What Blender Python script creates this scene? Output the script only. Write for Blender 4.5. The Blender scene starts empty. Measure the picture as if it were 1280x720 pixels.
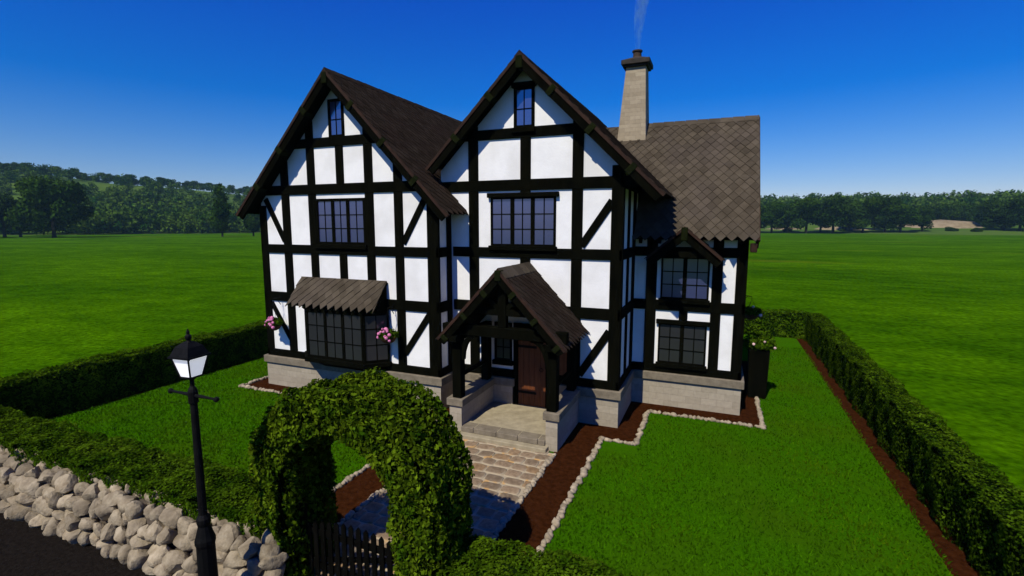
import bpy, bmesh, math, random
import numpy as np
from mathutils import Vector, Matrix

random.seed(7)
rng = np.random.default_rng(11)
S = bpy.context.scene
C = S.collection
R = math.radians

# ------------------------------------------------------------------ materials
def new_mat(name):
    m = bpy.data.materials.new(name)
    m.use_nodes = True
    nt = m.node_tree
    b = nt.nodes['Principled BSDF']
    return m, nt, b

def pmat(name, c1, c2, scale=4.0, rough=0.8, bump=0.0, bscale=None, island=0.0, spec=0.25,
         detail=6.0, stretch=(1, 1, 1), c3=None, scale3=0.6, lo=0.35, hi=0.65, bdist=0.02, trans=0.0, metallic=0.0):
    m, nt, b = new_mat(name)
    N, L = nt.nodes.new, nt.links.new
    tc = N('ShaderNodeTexCoord')
    mp = N('ShaderNodeMapping')
    mp.inputs['Scale'].default_value = stretch
    L(tc.outputs['Object'], mp.inputs['Vector'])
    n = N('ShaderNodeTexNoise')
    n.inputs['Scale'].default_value = scale
    n.inputs['Detail'].default_value = detail
    n.inputs['Roughness'].default_value = 0.65
    L(mp.outputs['Vector'], n.inputs['Vector'])
    cr = N('ShaderNodeValToRGB')
    cr.color_ramp.elements[0].position = lo
    cr.color_ramp.elements[1].position = hi
    cr.color_ramp.elements[0].color = (*c1, 1)
    cr.color_ramp.elements[1].color = (*c2, 1)
    L(n.outputs['Fac'], cr.inputs['Fac'])
    col = cr.outputs['Color']
    if c3 is not None:
        n3 = N('ShaderNodeTexNoise')
        n3.inputs['Scale'].default_value = scale3
        n3.inputs['Detail'].default_value = 4
        L(mp.outputs['Vector'], n3.inputs['Vector'])
        r3 = N('ShaderNodeValToRGB')
        r3.color_ramp.elements[0].position = 0.45
        r3.color_ramp.elements[1].position = 0.7
        L(n3.outputs['Fac'], r3.inputs['Fac'])
        mx = N('ShaderNodeMixRGB')
        mx.inputs['Color2'].default_value = (*c3, 1)
        L(r3.outputs['Color'], mx.inputs['Fac'])
        L(col, mx.inputs['Color1'])
        col = mx.outputs['Color']
    if island > 0:
        g = N('ShaderNodeNewGeometry')
        mr = N('ShaderNodeMapRange')
        mr.inputs['To Min'].default_value = 1 - island
        mr.inputs['To Max'].default_value = 1 + island
        L(g.outputs['Random Per Island'], mr.inputs['Value'])
        hs = N('ShaderNodeHueSaturation')
        L(mr.outputs['Result'], hs.inputs['Value'])
        L(col, hs.inputs['Color'])
        col = hs.outputs['Color']
    L(col, b.inputs['Base Color'])
    b.inputs['Roughness'].default_value = rough
    b.inputs['Specular IOR Level'].default_value = spec
    b.inputs['Metallic'].default_value = metallic
    if trans > 0:
        b.inputs['Subsurface Weight'].default_value = 0.0
        t = N('ShaderNodeBsdfTranslucent')
        L(col, t.inputs['Color'])
        mxs = N('ShaderNodeMixShader')
        mxs.inputs['Fac'].default_value = trans
        L(b.outputs['BSDF'], mxs.inputs[1])
        L(t.outputs['BSDF'], mxs.inputs[2])
        L(mxs.outputs['Shader'], nt.nodes['Material Output'].inputs['Surface'])
    if bump > 0:
        nb = N('ShaderNodeTexNoise')
        nb.inputs['Scale'].default_value = bscale or scale * 3
        nb.inputs['Detail'].default_value = 8
        L(mp.outputs['Vector'], nb.inputs['Vector'])
        bp = N('ShaderNodeBump')
        bp.inputs['Strength'].default_value = bump
        bp.inputs['Distance'].default_value = bdist
        L(nb.outputs['Fac'], bp.inputs['Height'])
        L(bp.outputs['Normal'], b.inputs['Normal'])
    return m

def block_mat(name, c1, c2, mortar, bw, bh, msize=0.012):
    """coursed stone blocks: brick pattern on object coordinates (x+y along the wall, z up)"""
    m, nt, b = new_mat(name)
    N, L = nt.nodes.new, nt.links.new
    tc = N('ShaderNodeTexCoord')
    sx = N('ShaderNodeSeparateXYZ')
    L(tc.outputs['Object'], sx.inputs['Vector'])
    ad = N('ShaderNodeMath'); ad.operation = 'ADD'
    L(sx.outputs['X'], ad.inputs[0]); L(sx.outputs['Y'], ad.inputs[1])
    cb = N('ShaderNodeCombineXYZ')
    L(ad.outputs[0], cb.inputs['X']); L(sx.outputs['Z'], cb.inputs['Y'])
    wn = N('ShaderNodeTexNoise'); wn.inputs['Scale'].default_value = 1.3
    L(tc.outputs['Object'], wn.inputs['Vector'])
    wm = N('ShaderNodeMixRGB'); wm.blend_type = 'ADD'; wm.inputs['Fac'].default_value = 0.05
    L(cb.outputs['Vector'], wm.inputs['Color1']); L(wn.outputs['Color'], wm.inputs['Color2'])
    br = N('ShaderNodeTexBrick')
    br.inputs['Color1'].default_value = (*c1, 1); br.inputs['Color2'].default_value = (*c2, 1)
    br.inputs['Mortar'].default_value = (*mortar, 1)
    br.inputs['Scale'].default_value = 1.0
    br.inputs['Mortar Size'].default_value = msize
    br.inputs['Mortar Smooth'].default_value = 0.4
    br.inputs['Bias'].default_value = 0.0
    br.inputs['Brick Width'].default_value = bw
    br.inputs['Row Height'].default_value = bh
    br.offset_frequency = 2
    L(wm.outputs['Color'], br.inputs['Vector'])
    n = N('ShaderNodeTexNoise'); n.inputs['Scale'].default_value = 9; n.inputs['Detail'].default_value = 8
    L(tc.outputs['Object'], n.inputs['Vector'])
    mr = N('ShaderNodeMapRange'); mr.inputs['To Min'].default_value = 0.78; mr.inputs['To Max'].default_value = 1.2
    L(n.outputs['Fac'], mr.inputs['Value'])
    hs = N('ShaderNodeHueSaturation')
    L(mr.outputs['Result'], hs.inputs['Value']); L(br.outputs['Color'], hs.inputs['Color'])
    L(hs.outputs['Color'], b.inputs['Base Color'])
    b.inputs['Roughness'].default_value = 0.9
    b.inputs['Specular IOR Level'].default_value = 0.15
    sb = N('ShaderNodeMath'); sb.operation = 'MULTIPLY_ADD'
    sb.inputs[1].default_value = -.6
    L(br.outputs['Fac'], sb.inputs[0]); L(n.outputs['Fac'], sb.inputs[2])
    bp = N('ShaderNodeBump'); bp.inputs['Strength'].default_value = 0.5; bp.inputs['Distance'].default_value = 0.015
    L(sb.outputs[0], bp.inputs['Height']); L(bp.outputs['Normal'], b.inputs['Normal'])
    return m

def glass_mat(name, tint, dark, rough=0.03):
    m, nt, b = new_mat(name)
    N, L = nt.nodes.new, nt.links.new
    b.inputs['Base Color'].default_value = (*dark, 1)  # base colour has the reflected sky and ground tone painted in
    b.inputs['Roughness'].default_value = 0.4
    g = N('ShaderNodeBsdfGlossy')
    g.inputs['Color'].default_value = (*tint, 1)
    g.inputs['Roughness'].default_value = rough
    tc = N('ShaderNodeTexCoord')
    nz = N('ShaderNodeTexNoise'); nz.inputs['Scale'].default_value = 2.3; nz.inputs['Detail'].default_value = 2
    L(tc.outputs['Object'], nz.inputs['Vector'])
    bp = N('ShaderNodeBump'); bp.inputs['Strength'].default_value = 0.06; bp.inputs['Distance'].default_value = 0.02
    L(nz.outputs['Fac'], bp.inputs['Height']); L(bp.outputs['Normal'], g.inputs['Normal'])
    a = N('ShaderNodeAddShader')
    L(b.outputs['BSDF'], a.inputs[0]); L(g.outputs['BSDF'], a.inputs[1])
    L(a.outputs['Shader'], nt.nodes['Material Output'].inputs['Surface'])
    return m

M = {}
M['timber'] = pmat('timber', (.0014, .0016, .0008), (.0036, .0036, .0016), 5, .9, .5, 18, spec=.02, stretch=(1, 1, .25))
M['moss_timber'] = pmat('mossy_timber', (.0045, .0065, .0018), (.010, .013, .003), 6, .9, .4, 20, spec=.03)
M['plaster'] = pmat('plaster', (.76, .755, .73), (.83, .825, .80), 1.5, .9, .35, 16, spec=.1, bdist=.012, c3=(.70, .69, .655), scale3=1.1)
M['tile'] = pmat('roof_tile', (.051, .0405, .0275), (.077, .0625, .0440), 2.2, .95, .45, 30, island=.20, spec=.02, c3=(.066, .053, .040), scale3=.8)
M['tile_shaded'] = pmat('shaded_roof_tile', (.019, .0135, .0098), (.034, .0260, .0195), 2.2, .95, .35, 40, island=.2, spec=.0, c3=(.024, .0165, .0125), scale3=.8)  # darker copy of the roof tile: shade of the grazing-lit slopes put into the colour
M['verge'] = pmat('red_brown_verge', (.016, .0075, .0042), (.034, .0150, .0080), 4, .85, .3, 20, spec=.2, stretch=(1, 1, 1))
M['stone'] = block_mat('base_stone', (.30, .258, .188), (.36, .312, .232), (.265, .228, .168), .5, .235, .006)
M['cap'] = pmat('cap_stone', (.135, .112, .078), (.205, .172, .122), 5, .9, .4, 18, spec=.15)
M['chim'] = block_mat('chimney_stone', (.27, .22, .145), (.36, .30, .205), (.255, .21, .145), .42, .15, .005)
M['chimcap'] = pmat('chimney_cap', (.020, .017, .014), (.045, .038, .030), 6, .9, .3, 20)
M['slab'] = pmat('porch_slab', (.235, .197, .126), (.35, .30, .198), 3, .9, .3, 14, spec=.15, detail=9)
M['door'] = pmat('door_timber', (.085, .023, .006), (.16, .046, .012), 3, .6, .5, 20, spec=.3, stretch=(6, 6, .5))
M['iron'] = pmat('black_iron', (.003, .003, .003), (.007, .0068, .0065), 8, .6, .3, 30, spec=.08)
M['glass_up'] = glass_mat('upper_glass', (.10, .10, .13), (.024, .030, .088), .16)
M['glass_attic'] = glass_mat('attic_glass', (.16, .17, .22), (.012, .016, .060), .10)
M['glass_low'] = glass_mat('lower_glass', (.055, .055, .065), (.016, .0165, .0165), .14)
M['lawn'] = pmat('lawn', (.020, .078, .0004), (.042, .135, .0009), 26, .95, .9, 60, spec=.0, c3=(.036, .092, .0014), scale3=.5, detail=9, bdist=.03)
M['blade'] = pmat('grass_blade', (.025, .084, .0006), (.046, .138, .0010), 1.2, .9, island=.50, c3=(.054, .108, .0010), scale3=.45, spec=.0, trans=.3)
M['soil'] = pmat('bed_soil', (.019, .0055, .0016), (.044, .0140, .0045), 7, .95, .9, 26, spec=.0, detail=9, bdist=.03)
M['road'] = pmat('road', (.0055, .0042, .0032), (.0150, .0120, .0092), 14, .95, .8, 60, spec=.02, detail=9)
M['leaf'] = pmat('hedge_leaf', (.015, .040, .0010), (.054, .098, .0034), 2.2, .85, island=.60, spec=.0, trans=.15, detail=3)
M['leaf_bright'] = pmat('arch_leaf', (.016, .044, .0012), (.084, .130, .0045), 3.0, .85, island=.70, spec=.01, trans=.2, detail=3)  # bright end raised to paint sunlit highlights into the leaf colour
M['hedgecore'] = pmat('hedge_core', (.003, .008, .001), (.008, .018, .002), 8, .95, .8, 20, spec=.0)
M['rock'] = pmat('wall_rock', (.21, .165, .103), (.365, .305, .208), 5, .95, .7, 12, island=.22, spec=.03, c3=(.15, .12, .08), scale3=2.4, bdist=.05)
M['edge'] = pmat('edging_stone', (.20, .160, .105), (.37, .305, .21), 6, .9, .5, 20, island=.18, spec=.12)
M['mortar'] = pmat('wall_mortar', (.05, .04, .03), (.09, .07, .05), 6, .95, .5)
M['bark'] = pmat('bark', (.012, .010, .008), (.030, .024, .018), 2, .95, .5)
M['tree_leaf'] = pmat('tree_leaf', (.010, .032, .0026), (.036, .076, .0055), .13, .9, island=.5, spec=.0, trans=.2, detail=3)
M['tree_leaf_dark'] = pmat('dark_tree_leaf', (.008, .024, .0030), (.024, .052, .0050), .13, .9, island=.45, spec=.0, trans=.15, detail=3)
M['forest_leaf'] = pmat('forest_leaf', (.012, .042, .0050), (.058, .108, .0120), .075, .95, island=.35, spec=.0, trans=.15, detail=1, lo=.44, hi=.56)
M['basket'] = pmat('basket', (.050, .016, .006), (.085, .030, .012), 20, .8, .5, 60)
M['pink'] = pmat('pink_petal', (.60, .13, .32), (.78, .30, .50), 20, .6, island=.2, trans=.2)
M['pale_pink'] = pmat('pale_petal', (.62, .38, .36), (.75, .55, .50), 20, .6, island=.2, trans=.2)
M['gate'] = pmat('gate_timber', (.0015, .0015, .0012), (.004, .0038, .003), 6, .9, .4, 20, stretch=(1, 1, .3), spec=.02)
M['pot'] = pmat('chimney_pot', (.030, .020, .014), (.055, .036, .024), 8, .85, .3)
M['sand'] = pmat('bare_bank', (.17, .13, .075), (.26, .21, .13), .25, .95, spec=.05)

# field: broad streaks plus fine grain
def field_mat():
    m, nt, b = new_mat('field_grass')
    N, L = nt.nodes.new, nt.links.new
    tc = N('ShaderNodeTexCoord')
    def noise(sc, det, st):
        mp = N('ShaderNodeMapping'); mp.inputs['Scale'].default_value = st
        mp.inputs['Rotation'].default_value = (0, 0, R(-22))
        L(tc.outputs['Object'], mp.inputs['Vector'])
        n = N('ShaderNodeTexNoise'); n.inputs['Scale'].default_value = sc; n.inputs['Detail'].default_value = det
        L(mp.outputs['Vector'], n.inputs['Vector'])
        return n.outputs['Fac']
    def ramp(f, a, bb, ca, cb):
        r = N('ShaderNodeValToRGB')
        r.color_ramp.elements[0].position = a; r.color_ramp.elements[1].position = bb
        r.color_ramp.elements[0].color = (*ca, 1); r.color_ramp.elements[1].color = (*cb, 1)
        L(f, r.inputs['Fac']); return r.outputs['Color']
    base = ramp(noise(.035, 5, (1, 2.0, 1)), .35, .65, (.026, .086, .0002), (.051, .138, .0003))
    fine = ramp(noise(3.0, 9, (1, 1, 1)), .3, .7, (.50, .52, .5), (1.38, 1.30, 1.2))
    mid = ramp(noise(.33, 6, (1, 1.6, 1)), .3, .7, (.60, .68, .6), (1.30, 1.22, 1.0))
    a = N('ShaderNodeMixRGB'); a.blend_type = 'MULTIPLY'; a.inputs['Fac'].default_value = 1
    L(base, a.inputs['Color1']); L(fine, a.inputs['Color2'])
    c = N('ShaderNodeMixRGB'); c.blend_type = 'MULTIPLY'; c.inputs['Fac'].default_value = 1
    L(a.outputs['Color'], c.inputs['Color1']); L(mid, c.inputs['Color2'])
    dry = N('ShaderNodeMixRGB'); dry.inputs['Color2'].default_value = (.110, .120, .006, 1)
    L(ramp(noise(.012, 4, (1, 3.5, 1)), .60, .75, (0, 0, 0), (.75, .75, .75)), dry.inputs['Fac'])
    L(c.outputs['Color'], dry.inputs['Color1'])
    L(dry.outputs['Color'], b.inputs['Base Color'])
    b.inputs['Roughness'].default_value = 1
    b.inputs['Specular IOR Level'].default_value = 0
    nb = noise(5, 9, (1, 1, 1))
    bp = N('ShaderNodeBump'); bp.inputs['Strength'].default_value = .8; bp.inputs['Distance'].default_value = .15
    L(nb, bp.inputs['Height']); L(bp.outputs['Normal'], b.inputs['Normal'])
    return m
M['field'] = field_mat()
M['hillgrass'] = pmat('hill_grass', (.040, .085, .010), (.075, .125, .016), .02, .95, spec=.03)

def cobble_mat():
    m, nt, b = new_mat('path_cobble')
    N, L = nt.nodes.new, nt.links.new
    at = N('ShaderNodeAttribute'); at.attribute_name = 'rim'
    tc = N('ShaderNodeTexCoord')
    n = N('ShaderNodeTexNoise'); n.inputs['Scale'].default_value = 11; n.inputs['Detail'].default_value = 8
    L(tc.outputs['Object'], n.inputs['Vector'])
    cr = N('ShaderNodeValToRGB')
    cr.color_ramp.elements[0].position = .3; cr.color_ramp.elements[1].position = .7
    cr.color_ramp.elements[0].color = (.135, .094, .056, 1); cr.color_ramp.elements[1].color = (.240, .178, .112, 1)
    L(n.outputs['Fac'], cr.inputs['Fac'])
    g = N('ShaderNodeNewGeometry')
    rr = N('ShaderNodeValToRGB')
    e = rr.color_ramp.elements
    e[0].position = 0; e[0].color = (.8, .8, .8, 1)
    e[1].position = .86; e[1].color = (1.25, 1.2, 1.15, 1)
    e2 = e.new(.94); e2.color = (1.15, 1.0, .80, 1)
    L(g.outputs['Random Per Island'], rr.inputs['Fac'])
    mu = N('ShaderNodeMixRGB'); mu.blend_type = 'MULTIPLY'; mu.inputs['Fac'].default_value = 1
    L(cr.outputs['Color'], mu.inputs['Color1']); L(rr.outputs['Color'], mu.inputs['Color2'])
    mx = N('ShaderNodeMixRGB'); mx.inputs['Color2'].default_value = (.36, .295, .195, 1)
    no = N('ShaderNodeTexNoise'); no.inputs['Scale'].default_value = 3.1; no.inputs['Detail'].default_value = 2
    L(tc.outputs['Object'], no.inputs['Vector'])
    ro = N('ShaderNodeValToRGB'); ro.color_ramp.elements[0].position = .58; ro.color_ramp.elements[1].position = .66
    ro.color_ramp.elements[0].color = (.35, .29, .195, 1); ro.color_ramp.elements[1].color = (.42, .25, .09, 1)
    L(no.outputs['Fac'], ro.inputs['Fac']); L(ro.outputs['Color'], mx.inputs['Color2'])
    L(at.outputs['Fac'], mx.inputs['Fac']); L(mu.outputs['Color'], mx.inputs['Color1'])
    L(mx.outputs['Color'], b.inputs['Base Color'])
    b.inputs['Roughness'].default_value = .85
    b.inputs['Specular IOR Level'].default_value = .2
    bp = N('ShaderNodeBump'); bp.inputs['Strength'].default_value = .5; bp.inputs['Distance'].default_value = .015
    L(n.outputs['Fac'], bp.inputs['Height']); L(bp.outputs['Normal'], b.inputs['Normal'])
    return m
M['cobble'] = cobble_mat()

def lamp_mat():
    m, nt, b = new_mat('lamp_pane')
    b.inputs['Base Color'].default_value = (.8, .8, .82, 1)
    b.inputs['Roughness'].default_value = .5
    b.inputs['Emission Color'].default_value = (1, 1, 1, 1)
    b.inputs['Emission Strength'].default_value = .45
    return m
M['lamp'] = lamp_mat()

# ------------------------------------------------------------------ mesh helpers
ORG = Vector((0, 0, 0))
class MB:
    def __init__(s):
        s.v = []; s.f = []
    def poly(s, pts):
        i = len(s.v); s.v += [tuple(p) for p in pts]; s.f.append(tuple(range(i, i + len(pts))))
    def mesh(s, vs, fs):
        i = len(s.v); s.v += [tuple(p) for p in vs]; s.f += [tuple(i + k for k in f) for f in fs]
    def box(s, x0, x1, y0, y1, z0, z1):
        s.hexa([(x0, y0, z0), (x1, y0, z0), (x1, y1, z0), (x0, y1, z0)], [(x0, y0, z1), (x1, y0, z1), (x1, y1, z1), (x0, y1, z1)])
    def hexa(s, b, t):
        n = len(b)
        fs = [tuple(reversed(range(n))), tuple(range(n, 2 * n))]
        fs += [(k, (k + 1) % n, n + (k + 1) % n, n + k) for k in range(n)]
        s.mesh(list(b) + list(t), fs)
    def bar(s, p, q, w, h, up=(0, 0, 1)):
        p, q = Vector(p), Vector(q); d = (q - p).normalized()
        sd = d.cross(Vector(up)).normalized(); u2 = sd.cross(d)
        o = [sd * (a * w / 2) + u2 * (b * h / 2) for a, b in ((-1, -1), (1, -1), (1, 1), (-1, 1))]
        s.hexa([p + k for k in o], [q + k for k in o])
    def tube(s, pts, rs, n=8, cap=True):
        pts = [Vector(p) for p in pts]
        rings = []
        for i, p in enumerate(pts):
            d = (pts[min(i + 1, len(pts) - 1)] - pts[max(i - 1, 0)]).normalized()
            a = d.orthogonal().normalized() if abs(d.z) < .95 else Vector((1, 0, 0))
            a = (a - d * a.dot(d)).normalized(); b = d.cross(a)
            rings.append([p + (a * math.cos(2 * math.pi * k / n) + b * math.sin(2 * math.pi * k / n)) * rs[i] for k in range(n)])
        vs = [q for r in rings for q in r]; fs = []
        for i in range(len(pts) - 1):
            fs += [(i * n + k, i * n + (k + 1) % n, (i + 1) * n + (k + 1) % n, (i + 1) * n + k) for k in range(n)]
        if cap:
            fs += [tuple(reversed(range(n))), tuple(range((len(pts) - 1) * n, len(pts) * n))]
        s.mesh(vs, fs)
    def lathe(s, c, prof, n=16, rot=0):
        s.tube([(c[0], c[1], c[2] + z) for r, z in prof], [max(r, .001) for r, z in prof], n)
    def build(s, name, mat, parent=None, smooth=False, bevel=0, origin=None, recalc=True):
        me = bpy.data.meshes.new(name)
        o_ = Vector(origin) if origin is not None else ORG
        v = np.array(s.v, dtype=float) - np.array(o_)
        me.from_pydata(v.tolist(), [], s.f)
        if recalc:
            bm = bmesh.new(); bm.from_mesh(me)
            bmesh.ops.recalc_face_normals(bm, faces=bm.faces)
            bm.to_mesh(me); bm.free()
        me.materials.append(mat)
        if smooth:
            me.polygons.foreach_set('use_smooth', [True] * len(me.polygons))
        ob = bpy.data.objects.new(name, me)
        C.objects.link(ob)
        if parent is not None: ob.parent = parent
        else: ob.location = o_
        if bevel:
            md = ob.modifiers.new('bevel', 'BEVEL'); md.width = bevel; md.segments = 1; md.limit_method = 'ANGLE'
        return ob

def tag(o, label=None, cat=None, group=None, kind=None):
    if label: o['label'] = label
    if cat: o['category'] = cat
    if group: o['group'] = group
    if kind: o['kind'] = kind
    return o
def empty(name, loc):
    global ORG
    o = bpy.data.objects.new(name, None); C.objects.link(o); o.location = loc
    o.empty_display_size = .3
    ORG = Vector(loc)
    return o
def done():
    global ORG
    ORG = Vector((0, 0, 0))

class Face:
    """a wall plane: a runs along U, z up, d outward along N"""
    def __init__(s, O, U, N): s.O, s.U, s.N = Vector(O), Vector(U), Vector(N)
    def p(s, a, z, d): return s.O + s.U * a + Vector((0, 0, z)) + s.N * d
    def prism(s, mb, pts, d0, d1):
        mb.hexa([s.p(a, z, d0) for a, z in pts], [s.p(a, z, d1) for a, z in pts])
    def rect(s, mb, a0, a1, z0, z1, d0, d1):
        s.prism(mb, [(a0, z0), (a1, z0), (a1, z1), (a0, z1)], d0, d1)

# ------------------------------------------------------------------ camera
YAW, PIT = 22.5475, 7.3317
cam = bpy.data.cameras.new('camera'); camo = bpy.data.objects.new('camera', cam); C.objects.link(camo)
CAMP = Vector((16.183, -14.265, 6.409))
camo.location = CAMP
camo.rotation_euler = (R(90 - PIT), 0, R(YAW))
cam.sensor_width = 36; cam.lens = 36 * 623.5 / 1280
cam.clip_end = 6000; cam.clip_start = .1
S.camera = camo
yr, pr_ = R(YAW), R(PIT)
FWD = Vector((-math.sin(yr) * math.cos(pr_), math.cos(yr) * math.cos(pr_), -math.sin(pr_)))
RGT = Vector((math.cos(yr), math.sin(yr), 0)); UPV = RGT.cross(FWD)
def az_dir(u):
    """compass direction (unit, level) that the photo's column u looks along at the horizon"""
    d = FWD + RGT * ((u - 640) / 623.5) + UPV * (80.2 / 623.5)
    d.z = 0
    return d.normalized()
def far(u, dist):
    d = az_dir(u); return Vector((CAMP.x + d.x * dist, CAMP.y + d.y * dist, 0))

# ------------------------------------------------------------------ light
SUN = Vector((-.155, -1, 1.22)).normalized()
sl = bpy.data.lights.new('sun', 'SUN'); so = bpy.data.objects.new('sun', sl); C.objects.link(so)
sl.energy = 5.0; sl.angle = R(.5); sl.color = (1, .94, .80)
so.rotation_euler = SUN.to_track_quat('Z', 'Y').to_euler()
w = bpy.data.worlds.new('World'); S.world = w; w.use_nodes = True
nt = w.node_tree; bg = nt.nodes['Background']
sky = nt.nodes.new('ShaderNodeTexSky'); sky.sky_type = 'NISHITA'; sky.sun_disc = False
sky.sun_elevation = math.asin(SUN.z); sky.sun_rotation = math.atan2(SUN.x, SUN.y)
sky.altitude = 200; sky.air_density = 1.0; sky.dust_density = .05; sky.ozone_density = 4.0
hs = nt.nodes.new('ShaderNodeHueSaturation'); hs.inputs['Saturation'].default_value = 1.55
# the blue deepens towards the zenith and stays cyan at the horizon
tcw = nt.nodes.new('ShaderNodeTexCoord'); sxw = nt.nodes.new('ShaderNodeSeparateXYZ'); mrw = nt.nodes.new('ShaderNodeMapRange')
nt.links.new(tcw.outputs['Generated'], sxw.inputs['Vector']); nt.links.new(sxw.outputs['Z'], mrw.inputs['Value'])
mrw.inputs['From Min'].default_value = .02; mrw.inputs['From Max'].default_value = .40; mrw.inputs['To Min'].default_value = .496; mrw.inputs['To Max'].default_value = .527
nt.links.new(mrw.outputs['Result'], hs.inputs['Hue'])
mrv = nt.nodes.new('ShaderNodeMapRange'); nt.links.new(sxw.outputs['Z'], mrv.inputs['Value'])
mrv.inputs['From Min'].default_value = .0; mrv.inputs['From Max'].default_value = .42; mrv.inputs['To Min'].default_value = .62; mrv.inputs['To Max'].default_value = 1.05
nt.links.new(mrv.outputs['Result'], hs.inputs['Value'])
nt.links.new(sky.outputs['Color'], hs.inputs['Color'])
tint = nt.nodes.new('ShaderNodeMixRGB'); tint.blend_type = 'MULTIPLY'; tint.inputs['Fac'].default_value = 1; tint.inputs['Color2'].default_value = (1.14, 1.0, 1.28, 1)
nt.links.new(hs.outputs['Color'], tint.inputs['Color1']); nt.links.new(tint.outputs['Color'], bg.inputs['Color']); bg.inputs['Strength'].default_value = .108
S.view_settings.view_transform = 'Standard'; S.view_settings.look = 'None'
S.view_settings.exposure = 0; S.view_settings.gamma = 1; S.view_settings.use_curve_mapping = False
S.render.engine = 'CYCLES'
S.cycles.max_bounces = 6; S.cycles.volume_bounces = 0; S.cycles.transparent_max_bounces = 8

# ------------------------------------------------------------------ the ground
def sheet(name, pts, z, mat, label):
    m = MB(); m.poly([(x, y, z) for x, y in pts])
    o = m.build(name, mat, recalc=False)
    tag(o, label, None, None, 'structure'); return o
gm = MB(); gm.poly([(CAMP.x + 1400 * math.cos(a), CAMP.y + 1400 * math.sin(a), 0) for a in np.linspace(0, 2 * math.pi, 97)[:-1]])
o = gm.build('field_ground', M['field'], recalc=False); tag(o, 'wide bright green grass field around the garden', kind='structure')
sheet('road', [(-60, -30), (75, -30), (75, -8.72), (-60, -8.72)], .004, M['road'], 'dark road in front of the boulder wall')
sheet('lawn', [(-3.95, -8.6), (20.5, -8.6), (20.5, 18), (-3.95, 18)], .008, M['lawn'], 'short mown lawn inside the hedges')
HOUSE_X0, HOUSE_X1 = -.35, 17.05
bedR = [(12.15, -7.2), (13.22, -7.2), (13.22, -.1), (14.2, -.1), (14.2, 2.68), (17.72, 2.68), (17.72, 11), (10, 11), (10, 0), (12.15, 0)]
bedL = [(7.86, -7.2), (9.0, -7.2), (9.0, 1), (5, 1), (5, 11), (-1.06, 11), (-1.06, -.74), (7.86, -.74)]
def tri_sheet(name, rects, z, mat, label):
    m = MB()
    for x0, x1, y0, y1 in rects: m.poly([(x0, y0, z), (x1, y0, z), (x1, y1, z), (x0, y1, z)])
    o = m.build(name, mat, recalc=False); tag(o, label, kind='structure'); return o
tri_sheet('flower_bed', [(12.15, 13.22, -7.2, 1), (13.22, 14.2, -.1, 1), (12.15, 14.2, 1, 4), (14.2, 17.72, 2.68, 4), (16.5, 17.72, 4, 11)], .014, M['soil'], 'bare brown soil bed to the right of the path')
tri_sheet('flower_bed', [(7.86, 9.0, -7.2, 1), (-1.06, 7.86, -.74, .5), (-1.06, 0, .5, 11)], .014, M['soil'], 'bare brown soil bed to the left of the path')
tri_sheet('soil_strip', [(20.42, 21.0, -8.4, 17.6)], .013, M['soil'], 'reddish soil strip at the foot of the right hedge')
tri_sheet('soil_strip', [(-4.3, -3.88, -7.4, 17.6)], .013, M['soil'], 'thin reddish soil strip at the foot of the shaded left hedge')

# cobbled path
def cobble_path():
    vs, fs, rim = [], [], []
    def add(v, f, r):
        i = len(vs); vs.extend(v); fs.extend(tuple(i + k for k in q) for q in f); rim.extend(r)
    add([(8.98, -9.0, .018), (12.18, -9.0, .018), (12.18, -1.55, .018), (8.98, -1.55, .018)], [(0, 1, 2, 3)], [1, 1, 1, 1])
    y = -8.8; row = 0
    while y < -1.62:
        h = .37 + random.uniform(-.02, .03)
        x = 9.02 - (row % 2) * .2
        while x < 12.1:
            wd = .47 + random.uniform(-.10, .09)
            x1 = min(x + wd, 12.16); x0 = max(x, 9.0)
            if x1 - x0 > .14:
                cx, cy = (x0 + x1) / 2, y + h / 2 + random.uniform(-.02, .02)
                a, b = (x1 - x0) / 2 - .004, h / 2 - .004
                n = 12; ring = []
                ph = random.uniform(0, 6)
                for k in range(n):
                    t = 2 * math.pi * k / n
                    c_, s_ = math.cos(t), math.sin(t)
                    e = 2 / 4.6
                    rr = 1 + .06 * math.sin(2 * t + ph) + random.uniform(-.05, .03)
                    ring.append((a * math.copysign(abs(c_) ** e, c_) * rr, b * math.copysign(abs(s_) ** e, s_) * rr))
                tz = random.uniform(-.012, .012)
                v = []; r_ = []
                for sc, z, q in ((1, .016, 1), (.965, .036, .85), (.84, .046, .12), (.4, .050, 0)):
                    v += [(cx + px * sc, cy + py * sc, z + tz * (px / a) * sc) for px, py in ring]; r_ += [q] * n
                v.append((cx, cy, .050)); r_.append(0)
                f = []
                for L_ in range(3): f += [(L_ * n + k, L_ * n + (k + 1) % n, (L_ + 1) * n + (k + 1) % n, (L_ + 1) * n + k) for k in range(n)]
                f += [(3 * n + k, 3 * n + (k + 1) % n, 4 * n) for k in range(n)]
                add(v, f, r_)
            x += wd
        y += h; row += 1
    me = bpy.data.meshes.new('cobbled_path'); me.from_pydata(vs, [], fs)
    at = me.attributes.new('rim', 'FLOAT', 'POINT'); at.data.foreach_set('value', rim)
    me.materials.append(M['cobble']); me.polygons.foreach_set('use_smooth', [True] * len(me.polygons))
    o = bpy.data.objects.new('cobbled_path', me); C.objects.link(o)
    tag(o, 'rounded cobblestone path leading from the gate to the porch steps', kind='structure')
cobble_path()

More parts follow.
